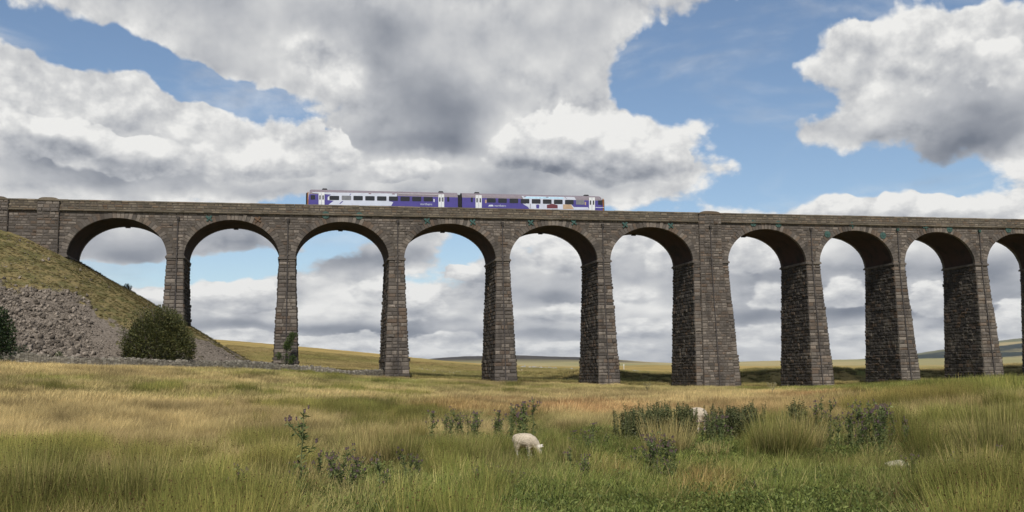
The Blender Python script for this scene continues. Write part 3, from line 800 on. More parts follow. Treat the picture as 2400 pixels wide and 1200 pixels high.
# ------------------------------------------------------------------ rainwater pipes
def downpipe(px, ztop_px, k, mt_head):
    s = solve_s(px, -.1, ZP - 2.6); p, s0, s1, zb, hf, ff = PIERS[k]
    zt = zs(s); y = -.20; extra = .46 if k == 5 else 0
    top = zp(s) - ztop_px
    pts = [(s, y - extra, top), (s, y - extra, zt + .6), (s, y - extra - .16, zt + .25)]
    kx = .0
    for dz in (.5, 3, 7.1, 7.3, 11, 14.9, 15.1, 18, 22, 26):
        if zt - dz < zb + .4: break
        pts.append((s, -ff(dz) - .20 - extra, zt - dz))
    pts.append((s, -ff(zt - zb) - .2 - extra, zb + .35))
    mb = MB(); mb.tube(pts, .085, 8)
    for q in pts[3:-1:2]: mb.tube([(q[0], q[1], q[2] - .12), (q[0], q[1], q[2] + .12)], .12, 8)
    o = mb.build('downpipe', M_IRON, viaduct)
    hb = MB(); hb.hexa([(s - .14, y - .14 - extra, top - .1), (s + .14, y - .14 - extra, top - .1), (s + .14, y + .12 - extra, top - .1), (s - .14, y + .12 - extra, top - .1),
                        (s - .24, y - .24 - extra, top + .35), (s + .24, y - .24 - extra, top + .35), (s + .24, y + .14 - extra, top + .35), (s - .24, y + .14 - extra, top + .35)])
    hb.build('hopper_head', mt_head, o)
for px, zt_, k, mh in ((417, 2.55, 0, M_IRON), (675, 2.55, 1, M_IRON), (932, 2.5, 2, M_IRON), (1177, 2.5, 3, M_IRON), (1412, 2.5, 4, M_IRON),
                       (1662, 2.55, 5, M_IRON), (1900, 2.6, 6, M_IRON), (2103, 2.4, 7, M_GREEN), (2295, 2.4, 8, M_GREEN)):
    downpipe(px, zt_, k, mh)

# ------------------------------------------------------------------ pattress plates
def plate(px, py, kind, mt):
    lo, hi = ZP - 6, ZP - .5
    s = solve_s(px, -.1, ZP - 2.7)
    for _ in range(30):
        mid_ = (lo + hi) / 2; x, y = to_xy(s, -.1)
        if project(x, y, mid_ + VG * s)[1] > py: lo = mid_
        else: hi = mid_
    z = (lo + hi) / 2 + VG * s
    mb = MB(); y = -.07
    if kind == 'disc':
        mb.disc((s, y, z), (0, -1, 0), .54, .09, 24)
        mb.box(s - .42, s + .42, y - .13, y - .05, z - .05, z + .05); mb.box(s - .05, s + .05, y - .13, y - .05, z - .42, z - .052); mb.box(s - .05, s + .05, y - .13, y - .05, z + .052, z + .42)
        mb.disc((s, y - .05, z), (0, -1, 0), .12, .14, 10)
    else:
        ang = pi / 4 if kind == 'x' else 0
        for q in range(2):
            a = ang + q * pi / 2 + .12; dx, dz = cos(a) * .52, sin(a) * .52; nx, nz = -sin(a) * .10, cos(a) * .10
            yy = y - .02 * q
            mb.hexa([(s - dx - nx, yy, z - dz - nz), (s + dx - nx * 1.5, yy, z + dz - nz * 1.5), (s + dx - nx * 1.5, yy - .1, z + dz - nz * 1.5), (s - dx - nx, yy - .1, z - dz - nz),
                     (s - dx + nx, yy, z - dz + nz), (s + dx + nx * 1.5, yy, z + dz + nz * 1.5), (s + dx + nx * 1.5, yy - .1, z + dz + nz * 1.5), (s - dx + nx, yy - .1, z - dz + nz)])
        mb.disc((s, y, z), (0, -1, 0), .17, .17, 10)
    o = mb.build('tie_plate', mt, viaduct)
    if mt is M_RUST: o['label'] = 'rusty tie plate'
for a in ((490, 512, 'x', M_GREEN), (604, 515, 'x', M_RUST), (763, 504, 'disc', M_GREEN), (842, 506, 'disc', M_GREEN), (1001, 518, 'x', M_GREEN), (1108, 521, 'x', M_GREEN),
          (1244, 522, 'x', M_GREEN), (1345, 521, 'x', M_GREEN), (1465, 527, 'x', M_GREEN), (1572, 529, 'x', M_GREEN), (1766, 523, 'disc', M_GREEN), (1825, 525, 'disc', M_GREEN),
          (1939, 549, 'disc', M_GREEN), (2069, 552, 'disc', M_GREEN), (2170, 533, '+', M_GREEN), (2226, 537, 'disc', M_GREEN), (2364, 538, 'disc', M_GREEN), (1998, 528, '+', M_GREEN)):
    plate(*a)
# ------------------------------------------------------------------ passenger train on the near track
random.seed(5)
def on_face(px, py, n):
    """photo pixel -> (s, z) on the vertical plane at depth n of the viaduct"""
    d = ray(px, py); Nn = Vector((-VS, VC, 0)); O = Vector((VX, VY, 0)) + Nn * n
    k = (O - Vector((0, 0, EZ))).dot(Nn) / d.dot(Nn)
    p = Vector((0, 0, EZ)) + d * k
    return to_sn(p.x, p.y)[0], p.z
TN = 1.35 + .55                                 # near side of the train
M_PURPLE = plain('purple_paint', (0.058, 0.045, 0.22), 0.35, spec=.5, var=.08, scale=.8)
M_WHITE = plain('silver_white_paint', (0.50, 0.53, 0.62), 0.35, spec=.5, var=.07, scale=.7)
M_DOORW = plain('pale_grey_door_paint', (0.60, 0.62, 0.64), 0.4, spec=.4, var=.06)
M_ROOF = plain('roof_grey', (0.17, 0.145, 0.165), 0.7, var=.1)
M_BLACK = plain('black_rubber', (0.012, 0.012, 0.014), 0.7)
M_YEL = plain('yellow_warning_paint', (0.65, 0.42, 0.04), 0.5)
M_ORG = plain('weathered_orange_paint', (0.30, 0.12, 0.04), 0.7)
M_MAROON = plain('maroon_print', (0.13, 0.035, 0.045), 0.4)
M_SAND = plain('sand_print', (0.42, 0.30, 0.20), 0.4)
M_BLUEP = plain('pale_blue_print', (0.42, 0.62, 0.78), 0.4)
mt, t, b = material('tinted_glass', 0.08, 0.5); b.inputs['Base Color'].default_value = (0.015, 0.016, 0.02, 1); M_GLASS = mt
M_GLASSL = plain('painted_reflection_glass', (0.16, 0.165, 0.18), 0.15, spec=.6)  # reflection in the pane put into a paler grey base colour
train = empty('passenger_train', (VX, VY, 0), VTH)
tag(train, 'two-coach purple and white diesel train crossing on top of the viaduct', 'train')
s_mid, z_roof = on_face(900, 448.2, TN + 1.35)
RAILOFF = z_roof - zp(s_mid) - 3.80              # rail height above the local parapet line
def rail(s): return zp(s) + RAILOFF
UG = Vector((1, 0, VG)).normalized()
PROFILE = [(-1.35, .62), (-1.38, 1.1), (-1.38, 2.85), (-1.30, 3.10), (-1.08, 3.42), (-.7, 3.66), (0, 3.80), (.7, 3.66), (1.08, 3.42), (1.30, 3.10), (1.38, 2.85), (1.38, 1.1), (1.35, .62)]
def carriage(pxa, pxb, cab_left, windows, doors, smallw, white_polys, fl, prints):
    sa, sb = solve_s(pxa, TN, zp(40) + 1), solve_s(pxb, TN, zp(40) + 1)
    n0 = TN + 1.35
    # body: side shell, nose slightly raked at the cab end
    mb = MB(); ends = [(sa, 1 if cab_left else 0), (sa + .5, 0), (sb - .5, 0), (sb, 0 if cab_left else 1)]
    k = len(PROFILE); base = 0
    vv = []
    for s, nose in ends:
        for (y, z) in PROFILE:
            sc_ = .90 if nose else 1.0
            zz = z if not nose else (.62 + (z - .62) * .97)
            rake = (0.30 * max(0, z - 1.6) / 2.2 if nose else 0) * (1 if cab_left else -1)
            vv.append((s + rake, n0 + y * sc_, rail(s) + zz))
    ff = []; mi = []
    for i in range(3):
        for j in range(k - 1):
            ff.append((i * k + j, (i + 1) * k + j, (i + 1) * k + j + 1, i * k + j + 1)); mi.append(1 if 2 <= j <= 9 and not (j in (2, 9)) else (0 if j not in (2, 9) else 1))
    mb.add(vv, []); mb.f += ff; mb.mi += mi
    mb.f.append(tuple(range(k))); mb.mi.append(2 if cab_left else 3)
    mb.f.append(tuple(reversed(range(3 * k, 4 * k)))); mb.mi.append(3 if cab_left else 2)
    mb.f.append((0, k - 1, 2 * k - 1, k)); mb.mi.append(3); mb.f.append((k, 2 * k - 1, 3 * k - 1, 2 * k)); mb.mi.append(3); mb.f.append((2 * k, 3 * k - 1, 4 * k - 1, 3 * k)); mb.mi.append(3)
    body = mb.build('carriage', [M_PURPLE, M_ROOF, M_YEL, M_BLACK], train)
    body['label'] = ('leading' if cab_left else 'trailing') + ' coach with ' + ('a long silver-white panel along its left half' if cab_left else 'a printed white panel right of its middle')
    yn = TN - .03
    def poly(name, pts, mt_, off, parent=body, far=True):
        first_ = None
        for side in ((-1, 1) if far else (-1,)):
            m2 = MB(); P3 = []
            for (px, py) in pts:
                s, z = on_face(px, py, yn); z = max(z, rail(s) + .66)
                P3.append((s, (yn - off) if side < 0 else 2 * n0 - yn + off, z))
            th = .02 if side < 0 else -.02
            nn = len(P3)
            m2.add(P3 + [(p[0], p[1] + th, p[2]) for p in P3], [tuple(range(nn)), tuple(reversed(range(nn, 2 * nn)))] + [(i, nn + i, nn + (i + 1) % nn, (i + 1) % nn) for i in range(nn)])
            o_ = m2.build(name, mt_, parent)
            first_ = first_ or o_
        return first_
    OX, SX = fl
    def Z(pts): return [(OX + a / SX, 430 + bb / SX) for a, bb in pts]
    for w in white_polys: poly('livery_panel', Z(w), M_WHITE, .004)
    for w, m_ in prints: poly('livery_print', Z(w), m_, .010)
    def rrect(x0, y0, x1, y1, dy=0, r=7):
        return [(x0 + r, y0), (x1 - r, y0 + dy), (x1, y0 + dy + r), (x1, y1 + dy - r), (x1 - r, y1 + dy), (x0 + r, y1), (x0, y1 - r), (x0, y0 + r)]
    for (x0, x1, y0, y1, m_) in windows: poly('window', Z(rrect(x0, y0, x1, y1, 2)), m_, .018)
    for (x0, x1, y0, y1) in smallw: poly('window', Z(rrect(x0, y0, x1, y1, 1, 5)), M_GLASS, .018)
    for (x0, x1, y0, yb) in doors:
        xm = (x0 + x1) / 2
        for a_, b_ in ((x0, xm - 2), (xm + 2, x1)):
            dr = poly('door', Z([(a_, y0), (b_, y0 + 1), (b_, yb), (a_, yb)]), M_DOORW, .026)
            cx = (a_ + b_) / 2
            poly('window', Z(rrect(cx - 10, y0 + 45, cx + 10, y0 + 110, 0, 5)), M_GLASS, .034)
    # roof pods, bogies
    L = sb - sa
    for q in (.11, .89):
        m3 = MB(); s = sa + L * q; m3.hexa([(s - .45, n0 - .5, rail(s) + 3.66), (s + .45, n0 - .5, rail(s) + 3.66), (s + .45, n0 + .5, rail(s) + 3.66), (s - .45, n0 + .5, rail(s) + 3.66),
                          (s - .3, n0 - .4, rail(s) + 3.95), (s + .3, n0 - .4, rail(s) + 3.95), (s + .3, n0 + .4, rail(s) + 3.95), (s - .3, n0 + .4, rail(s) + 3.95)])
        m3.build('roof_vent', M_BLACK, body)
    for q in (.14, .86):
        m3 = MB(); s = sa + L * q
        m3.box(s - 1.7, s + 1.7, n0 - 1.15, n0 + 1.15, rail(s) + .42, rail(s) + .60)
        for ds in (-1.2, 1.2):
            for yy in (-.86, .72): m3.disc((s + ds, n0 + yy, rail(s) + .42), (0, 1, 0), .42, .14, 16)
        m3.build('bogie', M_BLACK, body)
    # cab end: windscreens, lights and the weathered corner strip
    se, sg = (sa, -1) if cab_left else (sb, 1)
    m3 = MB(); x_ = se - sg * .02
    m3.box(min(x_, x_ + sg * .28), max(x_, x_ + sg * .28), n0 - 1.0, n0 + 1.0, rail(se) + .75, rail(se) + 3.1)
    m3.build('gangway_door', M_BLACK, body)
    m3 = MB(); m3.box(se + .02 * -sg - .07, se - .02 * sg + .07, n0 - 1.31, n0 - 1.10, rail(se) + .7, rail(se) + 3.2); m3.build('corner_pillar', M_ORG, body)
    for yy in (-1.0, 1.0):
        m3 = MB(); m3.disc((se, n0 + yy * 1.05, rail(se) + 1.1), (sg, 0, 0), .11, .06, 12); m3.build('headlight', M_DOORW, body)
    return body, sa, sb
gl, gr = M_GLASS, M_GLASSL
c1w = [(455, 600, 182, 245, gl), (637, 777, 180, 246, gr), (810, 950, 183, 249, gl), (985, 1125, 186, 252, gl), (1160, 1300, 189, 255, gl), (1335, 1470, 191, 256, gl), (1507, 1643, 194, 260, gl), (1680, 1815, 196, 262, gl), (1850, 1985, 199, 264, gl)]
c1 = carriage(721.5, 1073, True, c1w, [(295, 382, 130, 340), (2068, 2154, 160, 360)], [(176, 244, 172, 238), (2198, 2230, 200, 268)],
     [[(205, 128), (1456, 150), (1452, 190), (1330, 262), (1400, 275), (1370, 330), (420, 330), (520, 256), (440, 246), (430, 200), (480, 165), (205, 140)]], (700, 6.316),
     [([(455, 184), (600, 186), (600, 205), (455, 203)], M_WHITE), ([(430, 205), (450, 205), (450, 247), (430, 247)], M_DOORW), ([(1996, 230), (2012, 230), (2012, 272), (1996, 272)], M_DOORW),
      ([(750, 175), (770, 150), (780, 150), (758, 178)], M_PURPLE), ([(640, 262), (662, 262), (620, 300), (600, 300)], M_PURPLE), ([(1035, 146), (1075, 147), (1075, 157), (1035, 156)], M_MAROON), ([(1383, 151), (1423, 152), (1423, 162), (1383, 161)], M_MAROON),
      ([(1336, 213), (1470, 215), (1470, 221), (1336, 219)], M_WHITE),
      ([(1480, 150), (2060, 160), (2060, 164), (1480, 154)], M_DOORW)])
c2w = [(512, 643, 218, 282, gl), (680, 808, 220, 286, gl), (848, 975, 223, 290, gl), (1012, 1142, 228, 295, gl), (1176, 1307, 231, 298, gl), (1340, 1470, 235, 301, gl), (1504, 1634, 239, 305, gl), (1668, 1796, 242, 309, gl), (1832, 1955, 245, 312, gr)]
c2 = carriage(1083, 1414.5, False, c2w, [(345, 436, 172, 380), (2024, 2112, 206, 400)], [(274, 304, 208, 275), (2158, 2220, 250, 315)],
     [[(1024, 184), (1660, 198), (1700, 240), (1800, 350), (2010, 352), (2030, 390), (1150, 390), (1086, 296), (1140, 292), (1050, 228)],
      [(1672, 197), (1808, 200), (1832, 245), (1700, 240)], [(2118, 350), (2250, 354), (2250, 362), (2118, 358)]], (1060, 6.316),
     [([(1060, 196), (1640, 206), (1650, 228), (1090, 222)], M_BLUEP), ([(1040, 300), (1130, 302), (1170, 370), (1160, 370)], M_WHITE), ([(1400, 318), (1480, 300), (1560, 320), (1560, 370), (1400, 370)], M_MAROON),
      ([(1640, 310), (1760, 312), (1800, 380), (1640, 380)], M_SAND), ([(1240, 318), (1270, 308), (1290, 322), (1285, 370), (1245, 370)], M_PURPLE), ([(1150, 300), (1158, 300), (1158, 370), (1150, 370)], M_ROOF),
      ([(1056, 190), (1096, 191), (1096, 201), (1056, 200)], M_MAROON), ([(1384, 198), (1424, 199), (1424, 209), (1384, 208)], M_MAROON),
      ([(485, 242), (508, 242), (508, 290), (485, 290)], M_SAND), ([(1962, 275), (1980, 275), (1980, 320), (1962, 320)], M_SAND), ([(546, 316), (600, 316), (612, 340), (534, 340)], M_WHITE)])
# operator's name low on each coach, just above the parapet
def lettering(px, py, size, body):
    cu = bpy.data.curves.new('lettering', 'FONT'); cu.body = 'northern'; cu.size = size; cu.extrude = .004; cu.materials.append(M_WHITE)
    s, z = on_face(px, py, TN - .03)
    tmp = bpy.data.objects.new('tmp', cu); me = bpy.data.meshes.new_from_object(tmp)
    bpy.data.objects.remove(tmp)
    o = bpy.data.objects.new('lettering', me); COL.objects.link(o); o.parent = body
    o.location = (s, TN - .045, z); o.rotation_euler = (pi / 2, -VG, 0)
    return o
lettering(985, 480.6, .50, c1[0]); lettering(1159, 484.2, .50, c2[0])
mb = MB(); sA, sB = c1[2], c2[1]
for i in range(6):
    q0, q1 = sA + (sB - sA) * i / 6, sA + (sB - sA) * (i + 1) / 6; o_ = .06 if i % 2 else 0
    mb.box(q0, q1, TN + .35 + o_, TN + 2.35 - o_, rail(q0) + 1.0, rail(q0) + 3.35 - o_)
mb.build('gangway_bellows', M_BLACK, train)
# track under it
mb = MB(); s0, s1 = S_BEG, S_END
for yy in (TN + .6, TN + 2.04):
    mb.hexa([(s0, yy, rail(s0) - .16), (s1, yy, rail(s1) - .16), (s1, yy + .07, rail(s1) - .16), (s0, yy + .07, rail(s0) - .16), (s0, yy, rail(s0)), (s1, yy, rail(s1)), (s1, yy + .07, rail(s1)), (s0, yy + .07, rail(s0))])
mb.build('rail', M_IRON, viaduct)
mb = MB(); mb.hexa([(s0, .6, zp(s0) - 1.44), (s1, .6, zp(s1) - 1.44), (s1, Wd - .6, zp(s1) - 1.44), (s0, Wd - .6, zp(s0) - 1.44), (s0, .8, rail(s0) - .17), (s1, .8, rail(s1) - .17), (s1, Wd - .8, rail(s1) - .17), (s0, Wd - .8, rail(s0) - .17)])
mb.build('ballast', M_MORTAR, viaduct)

# ------------------------------------------------------------------ dry-stone wall along the foot of the bank
def stone_mat(name, a, b_, rough=.95):
    mt, t, b = material(name, rough, .1); geo = t.new('ShaderNodeNewGeometry')
    c = t.ramp(geo.outputs['Random Per Island'], [(0, a), (.6, tuple((x + y) / 2 for x, y in zip(a, b_))), (1, b_)])
    c = t.mix(t.mapr(t.noise(geo.outputs['Position'], 5, 6, .7), .4, .7, 0, .5), c, tuple(x * .5 for x in a))
    t.put(b.inputs['Base Color'], c); return mt
M_WALL = stone_mat('lichened_limestone', (0.15, 0.135, 0.11), (0.34, 0.31, 0.26))
M_SCREE = stone_mat('quarried_scree', (0.062, 0.052, 0.042), (0.29, 0.245, 0.20))
M_LIME = stone_mat('bare_limestone', (0.28, 0.27, 0.245), (0.50, 0.48, 0.44))
wall_pts = [at(*q) for q in ((-90, 0, 104), (0, 0, 105), (150, 0, 108), (300, 0, 112), (450, 0, 120), (600, 0, 129), (700, 0, 136.5), (790, 0, 139), (850, 0, 143), (900, 0, 150))]
P2 = [Vector((p[0], p[1], 0)) for p in wall_pts]
def rubble(P, ax, ay, sz, e=.25):
    q = [Vector((x * sz[0] * random.uniform(1 - e, 1), y * sz[1] * random.uniform(1 - e, 1), z * sz[2] * random.uniform(1 - e, 1))) for z in (-.5, .5) for x, y in ((-.5, -.5), (.5, -.5), (.5, .5), (-.5, .5))]
    return [P + ax * v.x + ay * v.y + Vector((0, 0, v.z)) for v in q]
wb, wc = MB(), MB()
def WH(p): return .80 + .10 * sin(p.x * .9) + .10 * sin(p.x * .37 + 1)
wall = empty('dry_stone_wall', (P2[3].x, P2[3].y, gz(P2[3].x, P2[3].y)))
tag(wall, 'low grey dry-stone wall with jagged coping along the foot of the bank', 'wall')
O_ = Vector(wall.location)
for a_, b_ in zip(P2[:-1], P2[1:]):
    d = (b_ - a_); L = d.length; ax = d.normalized(); ay = Vector((-ax.y, ax.x, 0)); u = 0
    while u < L:
        w = random.uniform(.22, .5); p = a_ + ax * (u + w / 2); g = gz(p.x, p.y); hw = WH(p) + random.uniform(-.07, .07)
        z = -.15
        while z < hw:
            h = random.uniform(.12, .24)
            for sd in (-1, 1):
                wb.hexa(rubble(p + ay * sd * .16 + Vector((0, 0, g + z + h / 2)) - O_, ax, ay, (w, .32 - .1 * z, h)))
            z += h
        u += w
    u = 0
    while u < L:
        w = random.uniform(.16, .34); p = a_ + ax * (u + w / 2); g = gz(p.x, p.y)
        h = random.uniform(.16, .36)
        if random.random() < .9: wc.hexa(rubble(p + Vector((0, 0, g + WH(p) + h / 2)) - O_, (ax + Vector((0, 0, random.uniform(-.3, .3)))), ay, (w, .42, h), .45))
        u += w * 1.05
wb.build('wall_body', M_WALL, wall); wc.build('coping', M_WALL, wall)

# ------------------------------------------------------------------ loose stone on the bank
def scatter_rocks(name, pts, sizes, mt, seed=3, flat=.6):
    rg = np.random.default_rng(seed); n = len(pts)
    cube = np.array([(x, y, z) for z in (-.5, .5) for x, y in ((-.5, -.5), (.5, -.5), (.5, .5), (-.5, .5))])
    v = cube[None] * rg.uniform(.35, 1.0, (n, 8, 3)) * np.array([1, .75, flat])[None, None]
    ang = rg.uniform(0, 2 * pi, (n, 3)) * np.array([.18, .18, 1])
    def R(ax, a):
        c, s = np.cos(a), np.sin(a); M = np.zeros((n, 3, 3)); i, j = [(1, 2), (0, 2), (0, 1)][ax]; M[:, ax, ax] = 1; M[:, i, i] = c; M[:, j, j] = c; M[:, i, j] = -s; M[:, j, i] = s; return M
    M = R(0, ang[:, 0]) @ R(1, ang[:, 1]) @ R(2, ang[:, 2])
    v = np.einsum('nij,nkj->nki', M, v) * sizes[:, None, None] + pts[:, None, :]
    f = np.array([(3, 2, 1, 0), (4, 5, 6, 7), (0, 1, 5, 4), (1, 2, 6, 5), (2, 3, 7, 6), (3, 0, 4, 7)])
    F_ = (f[None] + (np.arange(n) * 8)[:, None, None]).reshape(-1, 4)
    return np_mesh(name, v.reshape(-1, 3), F_, mt)
rg = np.random.default_rng(4)
X = rg.uniform(-78, -18, 300000); Y = rg.uniform(88, 150, 300000); Zg = ground(X, Y); s_, n_ = to_sn(X, Y)
zone = stone_zone(X, Y, Zg) * ((Zg - ground(X, Y, True)) > .1) * (n_ < 4)
ppx, ppy = project(X, Y, Zg)
dens = np.clip(zone, 0, 1) * np.interp(ppx, [0, 180, 260, 340, 600], [1, 1, .5, .45, .3]) + .03 * ((Zg - ground(X, Y, True)) > .1)
dens = dens * np.where((ppx > 215) & (ppx < 300) & (ppy < 800), .35, 1)
keep = rg.uniform(0, 1, len(X)) < dens * .8
X, Y, Zg, ppx, ppy = X[keep], Y[keep], Zg[keep], ppx[keep], ppy[keep]
size = .06 + .18 * rg.uniform(0, 1, len(X)) ** 2.6 + .42 * (rg.uniform(0, 1, len(X)) < .03)
size *= np.interp(ppx, [0, 190, 260, 600], [1.25, 1.15, .6, .55]) * np.interp(ppy, [600, 780, 850], [.9, 1, 1.35])
o = scatter_rocks('scree', np.stack([X, Y, Zg + size * .12], -1), size, M_SCREE)
tag(o, 'loose grey quarried stones covering the lower railway bank', 'scree', kind='stuff')
# pale limestone outcrops beyond the viaduct
pts = []
for (cx, w, d, nn, sp) in ((1262, 42, 340, 70, 3), (1420, 100, 330, 40, 6), (1050, 45, 205, 60, 5), (1000, 20, 225, 14, 3), (1430, 110, 240, 26, 12), (1180, 60, 260, 20, 8), (1330, 30, 300, 20, 5)):
    for _ in range(nn):
        pts.append(at(cx + random.uniform(-w, w), 0, d + random.gauss(0, sp)))
pts = np.array(pts); sz = RNG.uniform(.5, 1.5, len(pts)) * np.clip(np.hypot(pts[:, 0], pts[:, 1]) / 300, .5, 1.1)
o = scatter_rocks('limestone_outcrop', pts + np.array([0, 0, .0]), sz, M_LIME, 8, .5)
tag(o, 'pale bare limestone blocks strewn over the moor behind the viaduct', 'rock', kind='stuff')
# far white post
x, y, z = at(1463, 0, 400)
mb = MB(); mb.tube([(0, 0, -.3), (0, 0, 2.2)], .10, 8); mb.box(-.22, .22, -.06, .06, 1.7, 1.9)
o = mb.build('marker_post', plain('white_post', (.7, .7, .68))); o.location = (x, y, z)
tag(o, 'small white marker post far off beyond the viaduct', 'post')
# near boulder
x, y, z = hit(2104, 1104)
bm = bmesh.new(); bmesh.ops.create_icosphere(bm, subdivisions=3, radius=1)
for v in bm.verts:
    nse = .22 * (math.sin(v.co.x * 3 + 1) * math.cos(v.co.y * 2.5) + .6 * math.sin(v.co.z * 5 + v.co.x * 2)); v.co *= 1 + nse * .6
    v.co.x *= .27; v.co.y *= .18; v.co.z *= .12
me = bpy.data.meshes.new('boulder'); bm.to_mesh(me); bm.free(); me.materials.append(plain('pale_boulder_stone', (.36, .32, .24), .9, var=.25, scale=9))
o = bpy.data.objects.new('boulder', me); COL.objects.link(o); o.location = (x, y, z + .07)
tag(o, 'pale flat stone half hidden in the grass below the thistle clump', 'stone')

# ------------------------------------------------------------------ foliage
def leaf_mat(name, a, b_, c_, trans=.3, tipdark=None):
    mt, t, b = material(name, .6, .25); geo = t.new('ShaderNodeNewGeometry')
    c = t.ramp(geo.outputs['Random Per Island'], [(0, a), (.55, b_), (1, c_)])
    c = t.mix(t.mapr(t.noise(geo.outputs['Position'], .8, 4, .6), .35, .65, 0, .5), c, tuple(x * .75 for x in a))
    t.put(b.inputs['Base Color'], c)
    tr = t.new('ShaderNodeBsdfTranslucent'); t.put(tr.inputs[0], c); ms = t.new('ShaderNodeMixShader'); ms.inputs[0].default_value = trans
    out = mt.node_tree.nodes['Material Output']
    t.l.new(b.outputs[0], ms.inputs[1]); t.l.new(tr.outputs[0], ms.inputs[2]); t.l.new(ms.outputs[0], out.inputs[0])
    return mt
def leaves(P, D, size, rg, asp=.5):
    """diamond leaves at points P pointing roughly along D"""
    n = len(P); D = D + rg.normal(0, .55, (n, 3)); D /= np.linalg.norm(D, axis=1, keepdims=True) + 1e-9
    S = np.cross(D, rg.normal(0, 1, (n, 3))); S /= np.linalg.norm(S, axis=1, keepdims=True) + 1e-9
    sz = (size * rg.uniform(.6, 1.3, n))[:, None]; K = np.cross(D, S) * sz * .12
    v = np.stack([P, P + D * sz * .5 + S * sz * asp * .5 - K, P + D * sz, P + D * sz * .5 - S * sz * asp * .5 - K], 1)
    return v.reshape(-1, 3), np.arange(n * 4).reshape(-1, 4)
def crown_cloud(lumps, n, rg, shell=.55):
    """points through lumpy ellipsoids, denser towards their outside; lumps: (x,y,z,rx,ry,rz)"""
    L = np.array(lumps, float); vol = L[:, 3] * L[:, 4] * L[:, 5]; idx = rg.choice(len(L), n, p=vol / vol.sum())
    d = rg.normal(0, 1, (n, 3)); d /= np.linalg.norm(d, axis=1, keepdims=True)
    r = (shell + (1.06 - shell) * rg.uniform(0, 1, n) ** .6)[:, None]
    P = L[idx, :3] + d * r * L[idx, 3:6]
    k = vnoise(P[:, 0] * 1.9 + P[:, 2], P[:, 1] * 1.9 + P[:, 2] * 1.3, 5) + .5 * vnoise(P[:, 0] * 4.1, P[:, 2] * 4.3 + P[:, 1], 8)
    m_ = k > rg.uniform(.25, .75, n)
    return P[m_], d[m_] * np.array([1, 1, .8]) + np.array([0, 0, .45])
def grow(name, label, cat, loc, lumps, n, size, mt, bark, seed, stems=7, shell=.55):
    rg = np.random.default_rng(seed); rd = random.Random(seed)
    t_ = empty(name, loc); tag(t_, label, cat)
    if name == 'bush': t_.scale = (.86, .86, .97)
    P, D = crown_cloud(lumps, n, rg, shell)
    P = P[P[:, 2] > -.2] if True else P; D = D[:len(P)]
    V_, F_ = leaves(P, D, size, rg); np_mesh('crown', V_, F_, mt, t_)
    mb = MB()
    for i in range(stems):
        l = lumps[i % len(lumps)]; tgt = Vector(l[:3]) + Vector((rd.uniform(-.5, .5) * l[3], rd.uniform(-.5, .5) * l[4], rd.uniform(0, .5) * l[5]))
        b0 = Vector((rd.uniform(-.3, .3), rd.uniform(-.3, .3), -.4)); mid_ = b0.lerp(tgt, .5) + Vector((rd.uniform(-.3, .3), rd.uniform(-.3, .3), .3))
        mb.tube([b0, b0.lerp(mid_, .5), mid_, tgt], [.13, .10, .07, .02], 6)
        for _ in range(5):
            e = tgt + Vector((rd.gauss(0, .5) * l[3], rd.gauss(0, .5) * l[4], abs(rd.gauss(0, .6)) * l[5])); mb.tube([mid_.lerp(tgt, rd.uniform(.2, .9)), e], [.03, .01], 4, cap=False)
    mb.build('trunk', bark, t_)
    return t_
M_BARK = plain('bark', (.10, .085, .065), .95, var=.3, scale=6)
M_BUSH = leaf_mat('bush_leaves', (0.046, 0.054, 0.018), (0.092, 0.10, 0.033), (0.19, 0.175, 0.065), .3)
M_HOLLY = leaf_mat('dark_tree_leaves', (0.012, 0.022, 0.009), (0.03, 0.05, 0.018), (0.07, 0.10, 0.03), .2)
M_ASH = leaf_mat('sapling_leaves', (0.035, 0.06, 0.018), (0.08, 0.12, 0.03), (0.15, 0.19, 0.06), .35)
x, y, z = at(366, 0, 121)
grow('bush', 'big rounded olive-green bush at the foot of the first pier', 'bush', (x, y, z), [(0, 0, 3.2, 3.6, 3.2, 3.0), (-2.3, 0, 2.6, 2.3, 2.4, 2.4), (2.3, 0, 2.6, 2.4, 2.4, 2.5), (.5, 0, 5.2, 2.6, 2.3, 1.7), (3.2, .3, 1.9, 1.7, 1.8, 1.9), (-1.2, -.5, 4.3, 2.1, 2, 1.7), (-3.1, 0, 1.6, 1.6, 1.8, 1.6), (1.9, -.6, 4.3, 1.6, 1.6, 1.5)] + [(random.uniform(-4.2, 4.2), random.uniform(-2.5, 1), random.uniform(.8, 6.4), .9, .9, .8) for _ in range(0)] + [(sin(a_) * 3.9 * q_, -1.6, 3.0 + cos(a_) * 3.6 * q_, .9 * w_, .9, .75 * w_) for a_, q_, w_ in ((-1.3, 1, 1), (-.9, 1.05, .8), (-.45, 1, 1.1), (-.1, 1.06, .7), (.25, 1.0, 1), (.6, 1.08, .8), (.95, 1.03, 1.1), (1.35, 1.08, .9), (1.7, 1.05, 1), (-1.65, 1.0, .8))],
     34000, .25, M_BUSH, M_BARK, 31, 12, .35)
x, y, z = at(-30, 0, 106.2)
grow('small_tree', 'dark green tree cut off by the left edge beside the stony bank', 'tree', (x, y, z), [(0, 0, 2.6, 2.1, 1.9, 2.4), (.9, -.2, 1.4, 1.5, 1.4, 1.5), (.1, 0, 4.1, 1.35, 1.3, 1.5), (-1.6, 0, 2.2, 1.6, 1.4, 1.8), (1.0, 0, 3.1, .9, .9, .8)], 15000, .24, M_HOLLY, M_BARK, 32, 8, .35)
